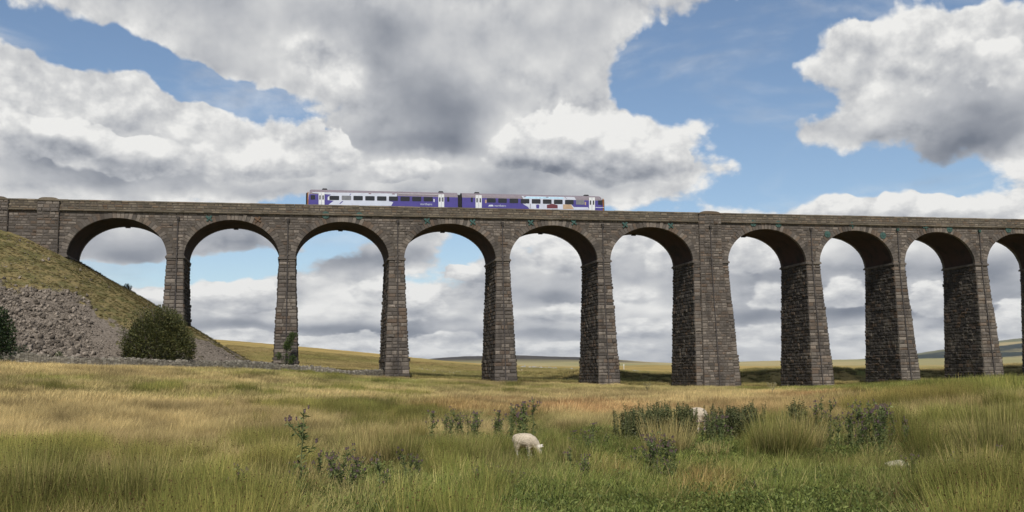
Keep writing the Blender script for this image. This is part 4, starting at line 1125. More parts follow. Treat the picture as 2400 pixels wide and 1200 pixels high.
# low shrubs among the scree
for i, (px, py, r_, mt_, lab) in enumerate(((48, 838, .75, M_HOLLY, 'low dark shrub beside the tree at the left edge'), (140, 843, .45, M_ASH, 'little green shrub among the boulders above the wall'), (298, 668, .55, M_BUSH, 'small bush on the skyline of the bank under the first arch'))):
    x, y, z = hit(px, py) if py > 700 else (lambda q: (q[0], q[1], gz(q[0], q[1])))(to_xy(*( (lambda s: (s, 9.5))(solve_s(px, 9.5, EZ + 11)))))
    grow('shrub', lab, 'shrub', (x, y, z), [(0, 0, r_ * .7, r_, r_, r_ * .8), (r_ * .5, 0, r_ * .4, r_ * .7, r_ * .6, r_ * .5)], 700, .16, mt_, M_BARK, 40 + i, 3, .2)
# sapling climbing the second pier
sp_s, sp_z = on_face(683, 857, -2.6); x, y = to_xy(sp_s - .9, -2.9); z = gz(x, y)
sap = empty('sapling', (x, y, z)); sap.scale = (.85, .85, .92); tag(sap, 'ragged green sapling leaning against the foot of the second pier', 'sapling')
rd = random.Random(77); rg = np.random.default_rng(77); mb = MB(); cl = []
stems_ = [((0, 0, -.3), (-.2, 0, 1.5), (.2, .1, 3.2), (.75, 0, 4.6), (1.4, 0, 5.7)), ((0, 0, -.3), (.5, 0, 1.2), (.6, 0, 2.6), (-.1, 0, 3.6)), ((-.2, 0, -.3), (-.5, 0, 1.3), (-1.1, 0, 2.6)), ((.1, 0, -.3), (.9, 0, 1.0), (1.4, 0, 2.0))]
for st_ in stems_:
    pts = [Vector(p) for p in st_]; mb.tube(pts, [.07, .06, .045, .03, .015][:len(pts)], 6)
for c in ((1.2, 0, 5.5, .55), (.85, 0, 4.9, .6), (.45, 0, 4.2, .62), (.9, 0, 4.3, .5), (.1, 0, 3.7, .5), (.55, 0, 3.4, .5), (-1.1, 0, 2.5, .5), (-.85, 0, 2.1, .42), (.2, 0, 1.7, .4), (1.3, 0, 2.1, .5), (1.0, 0, 1.5, .42), (-.1, 0, 1.0, .4), (.5, 0, .7, .42), (-.5, 0, .5, .35), (1.8, 0, 5.6, .3), (.2, 0, 2.5, .33)):
    cl.append((c[0], c[1], c[2], c[3], c[3] * .8, c[3] * .8))
P, D = crown_cloud(cl, 4600, rg, .1); V_, F_ = leaves(P, D, .19, rg); np_mesh('crown', V_, F_, M_ASH, sap); mb.build('trunk', M_BARK, sap)

# ------------------------------------------------------------------ sheep
mt, t, b = material('fleece', .95, .05); geo = t.new('ShaderNodeTexCoord').outputs['Object']
_, _, oz = t.sep(geo)
wool = t.mix(t.mapr(t.noise(geo, 28, 5, .7), .3, .7), (.40, .335, .25), (.56, .48, .375))
wool = t.mix(t.mapr(t.noise(geo, 5, 4, .6), .4, .7, 0, .5), wool, (.34, .28, .20))
at3 = t.new('ShaderNodeAttribute', attribute_name='bare').outputs['Fac']
t.put(b.inputs['Base Color'], t.mix(at3, wool, (.62, .57, .50)))
bp = t.new('ShaderNodeBump'); bp.inputs['Strength'].default_value = .9; bp.inputs['Distance'].default_value = .02; t.put(bp.inputs['Height'], t.noise(geo, 45, 4, .7)); t.put(b.inputs['Normal'], bp.outputs[0])
M_FLEECE = mt
M_EYE = plain('dark_eye', (.015, .012, .01), .3); M_HOOF = plain('hoof_horn', (.05, .04, .03), .6)
def blobmesh():
    """lamb as one continuous surface: a smooth union of tapered capsules, polygonised on a grid"""
    def c(X, Y): return (X - 900) / 1091, (1000 - Y) / 1091
    caps = []
    def chain(pts):                       # (X, Y, side, radius)
        for p, q in zip(pts[:-1], pts[1:]):
            a, bz = c(p[0], p[1]); a2, b2 = c(q[0], q[1]); caps.append(((a, p[2], bz), (a2, q[2], b2), p[3], q[3]))
    chain([(650, 430, 0, .115), (740, 455, 0, .150), (860, 470, 0, .165), (980, 470, 0, .155), (1080, 500, 0, .130), (1150, 565, 0, .105), (1205, 640, 0, .085)])
    chain([(1205, 640, 0, .080), (1255, 690, 0, .066), (1290, 750, 0, .052), (1322, 820, 0, .034)])
    for sd in (-1, 1):
        chain([(1265, 665, sd * .045, .018), (1340, 645 if sd < 0 else 620, sd * .10, .015), (1395, 628 if sd < 0 else 590, sd * .135, .006)])
        dx = 0 if sd < 0 else 60
        chain([(665 + dx * .4, 500, sd * .075, .095), (650 + dx * .6, 640, sd * .085, .062), (640 + dx, 735, sd * .085, .030), (672 + dx, 870, sd * .085, .014), (690 + dx, 985, sd * .085, .018)])
        dx = 0 if sd < 0 else 70
        chain([(985 + dx * .3, 560, sd * .07, .085), (975 + dx * .6, 680, sd * .075, .045), (985 + dx, 770, sd * .075, .021), (980 + dx, 880, sd * .075, .013), (985 + dx, 985, sd * .075, .017)])
    chain([(640, 420, 0, .03), (612, 520, 0, .028)])
    return caps
def polygonise(caps, h=.0125, k=.022):
    lo = np.array([-.42, -.26, -.03]); hi = np.array([.56, .26, .74]); n = np.ceil((hi - lo) / h).astype(int)
    gx, gy, gz_ = [lo[i] + h * np.arange(n[i]) for i in range(3)]
    P = np.stack(np.meshgrid(gx, gy, gz_, indexing='ij'), -1)
    acc = np.zeros(P.shape[:3])
    for a, b_, ra, rb in caps:
        a, b_ = np.array(a), np.array(b_); ab = b_ - a
        tt = np.clip(((P - a) @ ab) / (ab @ ab + 1e-9), 0, 1); d = np.linalg.norm(P - a - tt[..., None] * ab, axis=-1) - (ra + (rb - ra) * tt)
        acc += np.exp(-np.clip(d, -.4, .4) / k)
    D = -k * np.log(acc + 1e-12)
    # surface nets
    ins = D < 0
    c8 = [(i, j, l) for i in (0, 1) for j in (0, 1) for l in (0, 1)]
    sl = lambda o: tuple(slice(o[i], n[i] - 1 + o[i]) for i in range(3))
    cnt = sum(ins[sl(o)].astype(int) for o in c8); act = (cnt > 0) & (cnt < 8)
    idx = -np.ones(act.shape, int); ii = np.argwhere(act); idx[act] = np.arange(len(ii))
    pos = np.zeros((len(ii), 3)); wsum = np.zeros(len(ii))
    for o1 in c8:
        for ax in range(3):
            if o1[ax]: continue
            o2 = list(o1); o2[ax] = 1
            d1 = D[tuple((ii + o1).T)]; d2 = D[tuple((ii + o2).T)]; m_ = (d1 < 0) != (d2 < 0); f = np.where(m_, d1 / (d1 - d2 + 1e-12), 0)
            p = ii + np.array(o1) + f[:, None] * (np.array(o2) - np.array(o1)); pos += np.where(m_[:, None], p, 0); wsum += m_
    pos = lo + h * pos / wsum[:, None]
    F_ = []
    for ax in range(3):
        a1, a2 = [(1, 2), (2, 0), (0, 1)][ax]
        o = [0, 0, 0]; o[ax] = 1
        d1 = ins[:-1, :-1, :-1]; d2 = ins[tuple(slice(o[i], n[i] - 1 + o[i]) for i in range(3))]
        e = np.argwhere(d1 != d2); e = e[(e[:, a1] > 0) & (e[:, a2] > 0)]
        s1 = np.zeros(3, int); s1[a1] = 1; s2 = np.zeros(3, int); s2[a2] = 1
        q = np.stack([idx[tuple((e - s1 - s2).T)], idx[tuple((e - s2).T)], idx[tuple(e.T)], idx[tuple((e - s1).T)]], 1)
        fl_ = ~d1[tuple(e.T)]; q[fl_] = q[fl_][:, ::-1]; F_.append(q)
    return pos, np.concatenate(F_)
caps = blobmesh(); SV, SF = polygonise(caps)
bare = np.clip(1 - np.clip((SV[:, 2] - .20) / .06, 0, 1) + np.clip((SV[:, 0] - .27) / .05, 0, 1) * np.clip((.40 - SV[:, 2]) / .05, 0, 1), 0, 1)
wl = (1 - bare)[:, None]; SN = SV - np.array([0, 0, .45]); SN = SN / np.linalg.norm(SN, axis=1, keepdims=True)
wob = (fbm(SV[:, 0] * 22 + SV[:, 1] * 9, SV[:, 2] * 22 - SV[:, 1] * 13, 3, 4) * .022)[:, None]
SV2 = SV + SN * wob * wl
def lamb(loc, rz, sc_, label):
    o = np_mesh('sheep', SV2, SF, M_FLEECE, smooth=True, attrs={'bare': bare}); o.location = loc; o.rotation_euler = (0, 0, rz); o.scale = (sc_,) * 3
    tag(o, label, 'sheep', 'sheep grazing in the rough grass')
    for sd in (-1, 1):
        m_ = MB(); cx, cz = (1262 - 900) / 1091, (1000 - 708) / 1091
        m_.tube([(cx, sd * .058, cz), (cx, sd * .072, cz)], [.016, .008], 8); m_.build('eye', M_EYE, o)
        m_ = MB(); m_.tube([((1338 - 900) / 1091, sd * .014, (1000 - 838) / 1091), ((1344 - 900) / 1091, sd * .017, (1000 - 846) / 1091)], [.009, .004], 6); m_.build('nostril', M_HOOF, o)
    return o
lx, ly, lz = at(1232, 0, 23.4)
lamb((lx, ly, lz - .02), 0.0, .90, 'cream lamb standing side on with its head down grazing')
x2, y2, z2 = at(1634, 0, 29.2)
lamb((x2, y2, z2 + .03), radians(118), 1.1, 'pale sheep half hidden behind the tall dark nettles')
# ------------------------------------------------------------------ grass, rushes and weeds
def blades(n, height, spread, width, lean, rg, bend=.35, k=3, hv=.35, out=.5):
    """n tapering blades of a tuft; returns verts, quads, t along the blade, random per blade"""
    a = rg.uniform(0, 2 * pi, n); r = spread * np.sqrt(rg.uniform(0, 1, n)); bx, by = np.cos(a) * r, np.sin(a) * r
    h = height * rg.uniform(1 - hv, 1 + hv * .6, n)
    dxy = np.stack([np.cos(a), np.sin(a)], 1) * (out * r / max(spread, 1e-6) * rg.uniform(.3, 1.2, n))[:, None] + rg.normal(0, .17, (n, 2)) + np.array(lean)
    fa = rg.uniform(0, 2 * pi, n); wx, wy = np.cos(fa) * width / 2, np.sin(fa) * width / 2
    V_ = []; T_ = []
    for i in range(k + 1):
        t_ = i / k; c = t_ * (1 - bend) + bend * t_ * t_
        cx = bx + dxy[:, 0] * h * (t_ * .45 + bend * t_ * t_); cy = by + dxy[:, 1] * h * (t_ * .45 + bend * t_ * t_)
        cz = h * (t_ - .35 * bend * t_ * t_ * np.clip(np.linalg.norm(dxy, axis=1), 0, 1.2)); w = 1 - .82 * t_ ** 1.5
        V_.append(np.stack([cx - wx * w, cy - wy * w, cz], 1)); V_.append(np.stack([cx + wx * w, cy + wy * w, cz], 1)); T_ += [t_, t_]
    V_ = np.stack(V_, 1); nv = 2 * (k + 1)
    q = np.array([(2 * i, 2 * i + 1, 2 * i + 3, 2 * i + 2) for i in range(k)])
    F_ = (q[None] + (np.arange(n) * nv)[:, None, None]).reshape(-1, 4)
    return V_.reshape(-1, 3), F_, np.tile(T_, n), np.repeat(rg.uniform(0, 1, n), nv)
def seeds(n, z0, z1, spread, size, rg):
    """little brown seed bunches"""
    P = np.stack([rg.normal(0, spread, n), rg.normal(0, spread, n), rg.uniform(z0, z1, n)], 1)
    return leaves(P, np.tile([0, 0, 1.], (n, 1)), size, rg, .8)
def merge(parts):
    V_, F_, T_, R_x = [], [], [], []; b0 = 0
    for v, f, t_, r_ in parts:
        V_.append(v); F_.append(f + b0); T_.append(t_); R_x.append(r_); b0 += len(v)
    return np.concatenate(V_), np.concatenate(F_), np.concatenate(T_), np.concatenate(R_x)
def grass_mat(name, base_g, tip_g, base_d, tip_d, red, seedc=None):
    mt, t, b = material(name, .75, .12)
    at_ = lambda nm, ty='GEOMETRY': t.new('ShaderNodeAttribute', attribute_name=nm, attribute_type=ty).outputs['Fac']
    tt, rr, dry, rd_ = at_('t'), at_('r'), at_('dry', 'INSTANCER'), at_('red', 'INSTANCER')
    f = t.math('ADD', dry, t.math('MULTIPLY', t.math('SUBTRACT', rr, .5), .7), clamp=True)
    g = t.mix(t.mapr(tt, .2, 1.0), base_g, tip_g); d = t.mix(t.mapr(tt, .15, .9), base_d, tip_d)  # paler tips; shade low in the tufts put into the dark bases
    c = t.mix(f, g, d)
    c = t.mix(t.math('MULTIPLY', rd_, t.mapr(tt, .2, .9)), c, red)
    c = t.mix(t.mapr(rr, .04, .20, .75, .0), c, tip_d)
    if seedc: c = t.mix(t.mapr(tt, 1.4, 1.6), c, seedc)
    r2 = t.math('FRACT', t.math('MULTIPLY', rr, 31.7)); 
    hsv = t.new('ShaderNodeHueSaturation'); t.put(hsv.inputs['Value'], t.math('MULTIPLY', t.math('MULTIPLY_ADD', r2, .95, .50), at_('val', 'INSTANCER'))); t.put(hsv.inputs['Color'], c); c = hsv.outputs[0]
    t.put(b.inputs['Base Color'], c)
    tr = t.new('ShaderNodeBsdfTranslucent'); t.put(tr.inputs[0], c); ms = t.new('ShaderNodeMixShader'); ms.inputs[0].default_value = .28
    t.l.new(b.outputs[0], ms.inputs[1]); t.l.new(tr.outputs[0], ms.inputs[2]); t.l.new(ms.outputs[0], mt.node_tree.nodes['Material Output'].inputs[0])
    return mt
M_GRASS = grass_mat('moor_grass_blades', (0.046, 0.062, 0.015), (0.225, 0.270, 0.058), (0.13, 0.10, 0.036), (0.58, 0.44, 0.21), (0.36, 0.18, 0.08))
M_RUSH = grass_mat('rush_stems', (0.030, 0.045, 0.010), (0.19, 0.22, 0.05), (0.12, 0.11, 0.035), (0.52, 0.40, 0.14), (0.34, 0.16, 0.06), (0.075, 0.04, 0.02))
M_WEED = leaf_mat('weed_leaves', (0.060, 0.085, 0.022), (0.15, 0.19, 0.042), (0.30, 0.33, 0.09), .35)
M_NETTLE = leaf_mat('nettle_leaves', (0.058, 0.066, 0.026), (0.11, 0.118, 0.045), (0.22, 0.21, 0.09), .3)
M_STEM = plain('plant_stem', (0.11, 0.13, 0.05), .8, var=.3)
M_THISTLE = leaf_mat('thistle_leaves', (0.062, 0.088, 0.028), (0.14, 0.18, 0.058), (0.27, 0.30, 0.12), .3)
M_FLOWER = leaf_mat('thistle_flowers', (0.07, 0.05, 0.045), (0.17, 0.11, 0.12), (0.42, 0.34, 0.31), .2)
M_YELLEAF = plain('yellowing_leaves', (0.55, 0.40, 0.03), .7)
def proto(name, parts, mt_, idx, col):
    V_, F_, T_, R_x = merge(parts)
    o = np_mesh(name, V_, F_, mt_, attrs={'t': T_, 'r': R_x}, link=False); o.name = '%s_%03d' % (name, idx); col.objects.link(o); return o
def mk_seed(v, f): return v, f, np.full(len(v), 2.0), np.full(len(v), .5)
rg = np.random.default_rng(99)
LEAN = (.22, .02)
colG = bpy.data.collections.new('grass_kinds'); colR = bpy.data.collections.new('rush_kinds'); colW = bpy.data.collections.new('weed_kinds')
for i in range(4):       # 0-3 long moor grass, near
    proto('g', [blades(120, .38, .26, .0055, LEAN, rg, .5, 3, .5, .8), blades(80, .22, .28, .007, LEAN, rg, .5, 3, .5, .9)], M_GRASS, i, colG)
for i in range(4, 7):    # 4-6 long moor grass, far (coarser)
    proto('g', [blades(110, .40, .55, .017, LEAN, rg, .5, 3, .45, .6)], M_GRASS, i, colG)
for i in range(7, 10):   # 7-9 short turf
    proto('g', [blades(190, .12, .30, .0065, (.05, 0), rg, .4, 3, .5, .7), blades(12, .26, .3, .006, LEAN, rg, .4, 3, .5, .5)], M_GRASS, i, colG)
def rushproto(n, h, sp, w, seed_n, out=.42):
    return [blades(n, h, sp, w, (.07, .0), rg, .14, 3, .35, out), mk_seed(*seeds(seed_n, h * .62, h * .98, sp * 1.25, .020, rg)), blades(int(n * .25), h * .5, sp * 1.2, w, LEAN, rg, .5, 3, .4, .9)]
for i in range(4): proto('r', rushproto(210, .64, .20, .0052, 40, .7), M_RUSH, i, colR)
for i in range(4, 7): proto('r', rushproto(120, .60, .42, .018, 0, .45), M_RUSH, i, colR)
def weedproto(n, h, sp, size):
    a = rg.uniform(0, 2 * pi, n); r = sp * np.sqrt(rg.uniform(0, 1, n)); P = np.stack([np.cos(a) * r, np.sin(a) * r, h * rg.uniform(.05, 1, n) * (1 - .5 * (r / sp) ** 2)], 1)
    v, f = leaves(P, np.stack([np.cos(a), np.sin(a), np.full(n, .8)], 1), size, rg, .36); return v, f, np.zeros(len(v)), np.zeros(len(v))
for i in range(3): proto('w', [weedproto(230, .24, .30, .048)], M_WEED, i, colW)

def scatter_object(name, P, idx, rot, scl, attrs, col, label, cat):
    me = bpy.data.meshes.new(name); me.vertices.add(len(P)); me.vertices.foreach_set('co', np.asarray(P, np.float32).ravel()); me.update()
    a = me.attributes.new('idx', 'INT', 'POINT'); a.data.foreach_set('value', np.asarray(idx, np.int32))
    for nm, arr in dict(scl=scl, **attrs).items():
        a = me.attributes.new(nm, 'FLOAT', 'POINT'); a.data.foreach_set('value', np.asarray(arr, np.float32))
    a = me.attributes.new('rot', 'FLOAT_VECTOR', 'POINT'); a.data.foreach_set('vector', np.asarray(rot, np.float32).ravel())
    o = bpy.data.objects.new(name, me); COL.objects.link(o)
    ng = bpy.data.node_groups.new(name + '_nodes', 'GeometryNodeTree')
    ng.interface.new_socket('Geometry', in_out='INPUT', socket_type='NodeSocketGeometry'); ng.interface.new_socket('Geometry', in_out='OUTPUT', socket_type='NodeSocketGeometry')
    N = ng.nodes; L = ng.links
    gi = N.new('NodeGroupInput'); go = N.new('NodeGroupOutput'); ci = N.new('GeometryNodeCollectionInfo'); ci.inputs['Collection'].default_value = col
    ci.inputs['Separate Children'].default_value = True; ci.inputs['Reset Children'].default_value = True
    ip = N.new('GeometryNodeInstanceOnPoints'); ip.inputs['Pick Instance'].default_value = True
    def na_(nm, ty):
        x_ = N.new('GeometryNodeInputNamedAttribute'); x_.data_type = ty; x_.inputs['Name'].default_value = nm
        return [s for s in x_.outputs if s.enabled and s.name == 'Attribute'][0]
    L.new(gi.outputs[0], ip.inputs['Points']); L.new(ci.outputs[0], ip.inputs['Instance']); L.new(na_('idx', 'INT'), ip.inputs['Instance Index'])
    L.new(na_('rot', 'FLOAT_VECTOR'), ip.inputs['Rotation']); L.new(na_('scl', 'FLOAT'), ip.inputs['Scale']); L.new(ip.outputs[0], go.inputs[0])
    md = o.modifiers.new('scatter', 'NODES'); md.node_group = ng
    tag(o, label, cat, kind='stuff'); return o

# where the kinds grow: field of photo-column patches carried onto the terrain
RUSH_P = [(150, 1150, 330, 90, 1.1), (560, 1120, 160, 90, .75), (330, 1080, 60, 25, .5), (960, 1060, 170, 60, 1.1), (1110, 1090, 70, 40, .6), (1560, 1070, 100, 40, .6), (1840, 1070, 80, 60, 1.2), (2300, 1020, 210, 130, 1.2), (2380, 1130, 90, 80, .9),
          (2180, 1070, 100, 40, .5), (130, 910, 200, 16, .8), (450, 925, 260, 18, .9), (250, 915, 120, 10, .6), (850, 935, 160, 16, .8), (690, 965, 140, 22, .6), (900, 980, 110, 22, .9), (640, 880, 220, 9, .8), (880, 893, 140, 9, .9), (1150, 912, 150, 8, .8), (1330, 1050, 40, 22, .9), (1790, 905, 60, 16, 1.3), (1860, 900, 50, 10, .9),
          (2250, 910, 260, 30, .9), (1060, 1165, 120, 50, .6), (2330, 1190, 110, 40, .9), (1240, 925, 80, 8, .5), (2050, 985, 140, 30, .55), (780, 1020, 60, 40, .6), (60, 1190, 120, 60, 1)]
GREEN_P = [(1100, 1190, 260, 60, .9), (1500, 1150, 420, 90, .9), (2000, 1160, 400, 90, .85), (1350, 1070, 260, 45, .75), (1700, 1100, 260, 90, .8), (1500, 1050, 250, 40, .5), (2050, 912, 330, 14, 1.1), (700, 872, 250, 12, .8), (870, 895, 200, 12, .7), (450, 925, 300, 20, .55), (120, 905, 200, 16, .4), (1950, 1020, 150, 40, .5), (2280, 1060, 200, 100, .5), (900, 1060, 220, 60, .6), (380, 1160, 500, 70, .55),
           (960, 975, 220, 30, .5), (1000, 912, 340, 10, .45), (1400, 912, 200, 8, .45), (2250, 930, 300, 40, .6), (1250, 1010, 60, 40, .6)]
RED_P = [(300, 1060, 160, 25, .45), (620, 1000, 150, 14, .4), (1250, 955, 300, 10, .5), (1650, 1140, 60, 40, .7), (1420, 1120, 60, 20, .5), (2100, 1120, 120, 16, .4), (960, 1030, 60, 20, .6), (1500, 965, 420, 16, .8), (1950, 938, 260, 14, .9), (1080, 975, 130, 14, .6), (1760, 985, 200, 18, .5), (560, 1180, 80, 30, .3), (2150, 955, 200, 20, .5)]
def patch(px, py, table):
    v = np.zeros_like(px)
    for (cx, cy, rx, ry, w) in table: v += w * np.exp(-(((px - cx) / rx) ** 2 + ((py - cy) / ry) ** 2))
    return v
NP = 58000
azr = np.radians(rg.uniform(-38, 38, NP * 3))
rr_ = np.exp(rg.uniform(math.log(9.5), math.log(152), NP * 3))
w_ = rr_ ** 2 * 13 * np.minimum(1, (19 / rr_)) ** 1.45; w_ /= w_.max()
kp = rg.uniform(0, 1, len(w_)) < w_
X, Y = np.sin(azr[kp]) * rr_[kp], np.cos(azr[kp]) * rr_[kp]
print('candidates', len(X))
X, Y = X[:NP], Y[:NP]
sv, nv_ = to_sn(X, Y); ok = (nv_ < 22) & ~((nv_ > -1.5) & (nv_ < Wd + 1.5) & np.any([(sv > p[1] - .6) & (sv < p[2] + .6) for p in PIERS], axis=0))
Z = ground(X, Y); ok &= (Z - ground(X, Y, True)) < .1
ok &= ~((np.hypot(X - lx, Y - ly) < .30) | (np.hypot(X - lx - .38, Y - ly + .12) < .38) | (np.hypot(X - lx, Y - ly + .4) < .3) | (np.hypot(X - x2, Y - y2 + .5) < .9))
X, Y, Z = X[ok], Y[ok], Z[ok]; D = np.hypot(X, Y)
px, py = project(X, Y, Z)
jx = px + 90 * fbm(X / 1.7, Y / 1.7, 3, 41); jy = np.minimum(py, 1178) + 0.5 * (np.minimum(py, 1178) - 860) * fbm(X / 2.3, Y / 2.3, 3, 42)
ru = patch(jx, jy, RUSH_P); gr_ = patch(jx, jy, GREEN_P); rd_ = patch(jx, jy, RED_P)
cs_ = .85 + D / 45
cm = np.clip((vnoise(X / cs_, Y / cs_, 51) * .65 + vnoise(X / cs_ * 2.3, Y / cs_ * 2.3, 52) * .35 - .50) / .13, 0, 1)
ru *= .12 + 1.35 * cm
rnd = rg.uniform(0, 1, len(X)); is_r = rnd < np.clip((ru - .30) * .95, 0, .72)
dryv = np.clip(1.0 - .9 * gr_ - .2 * ru + .9 * fbm(X / 6, Y / 6, 4, 61) + rg.normal(0, .10, len(X)), 0, 1)
redv = np.clip(0.95 * rd_ * (1.0 + 1.8 * fbm(X / (2 + D / 12), Y / (3 + D / 8), 3, 72)) + .5 * fbm(X / 4, Y / 4, 3, 71) - .14 + rg.normal(0, .08, len(X)), 0, .85)
shortz = (gr_ + .5 * fbm(X / 3, Y / 3, 3, 44) > .42) & (D < 60) & (rg.uniform(0, 1, len(X)) < .85) & ~is_r
far_ = D > 42
vs_ = .5 + D / 60
valv = np.clip(1.0 + 1.5 * fbm(X / vs_, Y / vs_, 3, 131) + .9 * fbm(X / (4 * vs_), Y / (6 * vs_), 2, 132) + rg.normal(0, .08, len(X)), .5, 1.4)
n = len(X)
def rot_(n, z=1.0): return np.stack([rg.normal(0, .11, n), rg.normal(0, .11, n), rg.uniform(-z, z, n)], 1)
gidx = np.where(shortz, 7 + rg.integers(0, 3, n), np.where(far_, 4 + rg.integers(0, 3, n), rg.integers(0, 4, n)))
nearwall = np.min([np.hypot(X - p.x, Y - p.y) for a_, b_ in zip(P2[:-1], P2[1:]) for p in [a_.lerp(b_, q / 8) for q in range(8)]], axis=0)
hsc = np.interp(nearwall, [1, 6], [.35, 1]) * rg.uniform(.7, 1.25, n) * np.where(far_, np.interp(D, [42, 150], [.9, 1.0]), 1) * np.clip(.95 + .8 * fbm(X / 2.5, Y / 2.5, 3, 81), .5, 1.4)
g_ = ~is_r
ab = np.radians(rg.uniform(-16, 31, 26000)); rb = rg.uniform(150, 330, 26000); Xq, Yq = np.sin(ab) * rb, np.cos(ab) * rb; Zq = ground(Xq, Yq); sq_, nq_ = to_sn(Xq, Yq)
kq = (nq_ > Wd + 2) & ((Zq - ground(Xq, Yq, True)) < .1); Xq, Yq, Zq = Xq[kq], Yq[kq], Zq[kq]; nq = len(Xq)
scatter_object('far_grass', np.stack([Xq, Yq, Zq - .05], -1), 4 + rg.integers(0, 3, nq), rot_(nq), rg.uniform(.8, 1.6, nq), {'dry': np.clip(.55 + 1.4 * fbm(Xq / 18, Yq / 30, 4, 161), 0, 1), 'red': np.clip(.9 * fbm(Xq / 15, Yq / 25, 3, 163), 0, .5), 'val': np.clip(.85 + .9 * fbm(Xq / 6, Yq / 9, 3, 164), .5, 1.2)}, colG, 'patchy golden grass on the moor behind the viaduct', 'grass')
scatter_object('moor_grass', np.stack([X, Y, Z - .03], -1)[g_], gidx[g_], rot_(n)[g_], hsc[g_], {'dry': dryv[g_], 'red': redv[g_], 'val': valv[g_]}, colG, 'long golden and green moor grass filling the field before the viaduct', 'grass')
Xb = rg.uniform(-80, -15, 60000); Yb = rg.uniform(95, 152, 60000); Zb = ground(Xb, Yb); sb_, nb_ = to_sn(Xb, Yb); zb_ = stone_zone(Xb, Yb, Zb)
kb = ((Zb - ground(Xb, Yb, True)) > .1) & (nb_ < 14) & ~((nb_ > -1) & (nb_ < Wd + 1) & (sb_ < AL[0] + .3)) & (rg.uniform(0, 1, 60000) > .38 + .8 * zb_)
Xb, Yb, Zb = Xb[kb], Yb[kb], Zb[kb]; nb = len(Xb); dry_b = np.clip(.45 + 1.0 * fbm(Xb / 5, Yb / 5, 4, 91) + rg.normal(0, .12, nb), 0, 1)
scatter_object('bank_turf', np.stack([Xb, Yb, Zb - .05], -1), 4 + rg.integers(0, 3, nb), rot_(nb), rg.uniform(.15, .45, nb), {'dry': dry_b, 'red': np.clip(.1 + 1.4 * fbm(Xb / 4, Yb / 4, 3, 93), 0, .5), 'val': np.clip(.40 + .35 * fbm(Xb / 3, Yb / 3, 3, 94), .35, .8)}, colG, 'patchy olive turf on the upper railway bank', 'turf')
r_ = is_r
ridx = np.where(far_, 4 + rg.integers(0, 3, n), rg.integers(0, 4, n))
rsc = rg.uniform(.65, 1.1, n) * (.55 + .55 * cm) * np.interp(D, [12, 40, 150], [.95, .85, .9]) * np.where((px > 2050) & (D < 60), 1.1, 1)
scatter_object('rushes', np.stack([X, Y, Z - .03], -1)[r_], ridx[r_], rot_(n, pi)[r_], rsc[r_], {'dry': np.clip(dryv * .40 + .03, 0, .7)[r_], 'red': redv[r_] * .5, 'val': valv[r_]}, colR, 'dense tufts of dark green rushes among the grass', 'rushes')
# low leafy weeds
WEED_P = [(1150, 1160, 170, 45, 1.1), (1350, 1150, 130, 40, .8), (1560, 1130, 90, 60, 1.1), (2060, 1050, 110, 40, 1.0), (800, 1150, 180, 60, 1.0), (1110, 1020, 130, 35, .9), (1390, 1045, 70, 25, .8), (1690, 1060, 80, 40, .9), (1900, 1180, 200, 30, .5), (1000, 1180, 200, 40, .5), (1750, 1170, 300, 40, .35), (2200, 1180, 160, 30, .4)]
m0 = D < 50
wp = patch(jx, jy, WEED_P); sel = m0 & (rg.uniform(0, 1, n) < np.clip(wp - .25, 0, .55))
k_ = np.nonzero(sel)[0]; k_ = np.repeat(k_, 3); Xw = X[k_] + rg.normal(0, .25, len(k_)); Yw = Y[k_] + rg.normal(0, .25, len(k_)); Zw = ground(Xw, Yw)
scatter_object('weeds', np.stack([Xw, Yw, Zw - .02], -1), rg.integers(0, 3, len(k_)), rot_(len(k_)), rg.uniform(.6, 1.3, len(k_)), {'dry': np.zeros(len(k_)), 'red': np.zeros(len(k_)), 'val': np.ones(len(k_))}, colW, 'low leafy green weeds between the thistles', 'weeds')

# ------------------------------------------------------------------ countable plants: thistles, nettles, rush tufts
def thistle_parts(seed, h=.95, br=4):
    rg = np.random.default_rng(seed); rd = random.Random(seed)
    st = MB(); tips = []
    top = Vector((rd.uniform(-.08, .08), rd.uniform(-.08, .08), h)); mid_ = Vector((rd.uniform(-.05, .05), 0, h * .5)); pts = [Vector((0, 0, -.05)), mid_, top]
    st.tube(pts, [.011, .008, .005], 5); tips.append(top)
    LP, LD = [], []
    def leafs(a, b, m):
        for _ in range(m):
            q = rd.random(); p = a.lerp(b, q); an = rd.uniform(0, 2 * pi); LP.append(tuple(p)); LD.append((cos(an), sin(an), .35))
    leafs(pts[0], mid_, 60); leafs(mid_, top, 40)
    for i in range(br):
        q = rd.uniform(.5, .92); b0 = mid_.lerp(top, (q - .5) * 2); an = rd.uniform(0, 2 * pi); L = rd.uniform(.12, .28) * h
        e = b0 + Vector((cos(an) * L * .7, sin(an) * L * .7, L * .8)); st.tube([b0, b0.lerp(e, .5) + Vector((0, 0, -.01)), e], [.005, .004, .004], 4); tips.append(e); leafs(b0, e, 7)
    V_, F_ = leaves(np.array(LP), np.array(LD), .085, rg, .28)
    fl = []
    for tp in tips:
        for _ in range(rd.randint(1, 4)):
            p = tp + Vector((rd.gauss(0, .02), rd.gauss(0, .02), rd.uniform(0, .03))); m_ = MB()
            r = rd.uniform(.010, .015); m_.tube([p, p + Vector((0, 0, .018)), p + Vector((0, 0, .030)), p + Vector((0, 0, .045))], [r * .6, r, r * .7, r * 1.25], 7); fl.append(m_)
    return st, (V_, F_), fl
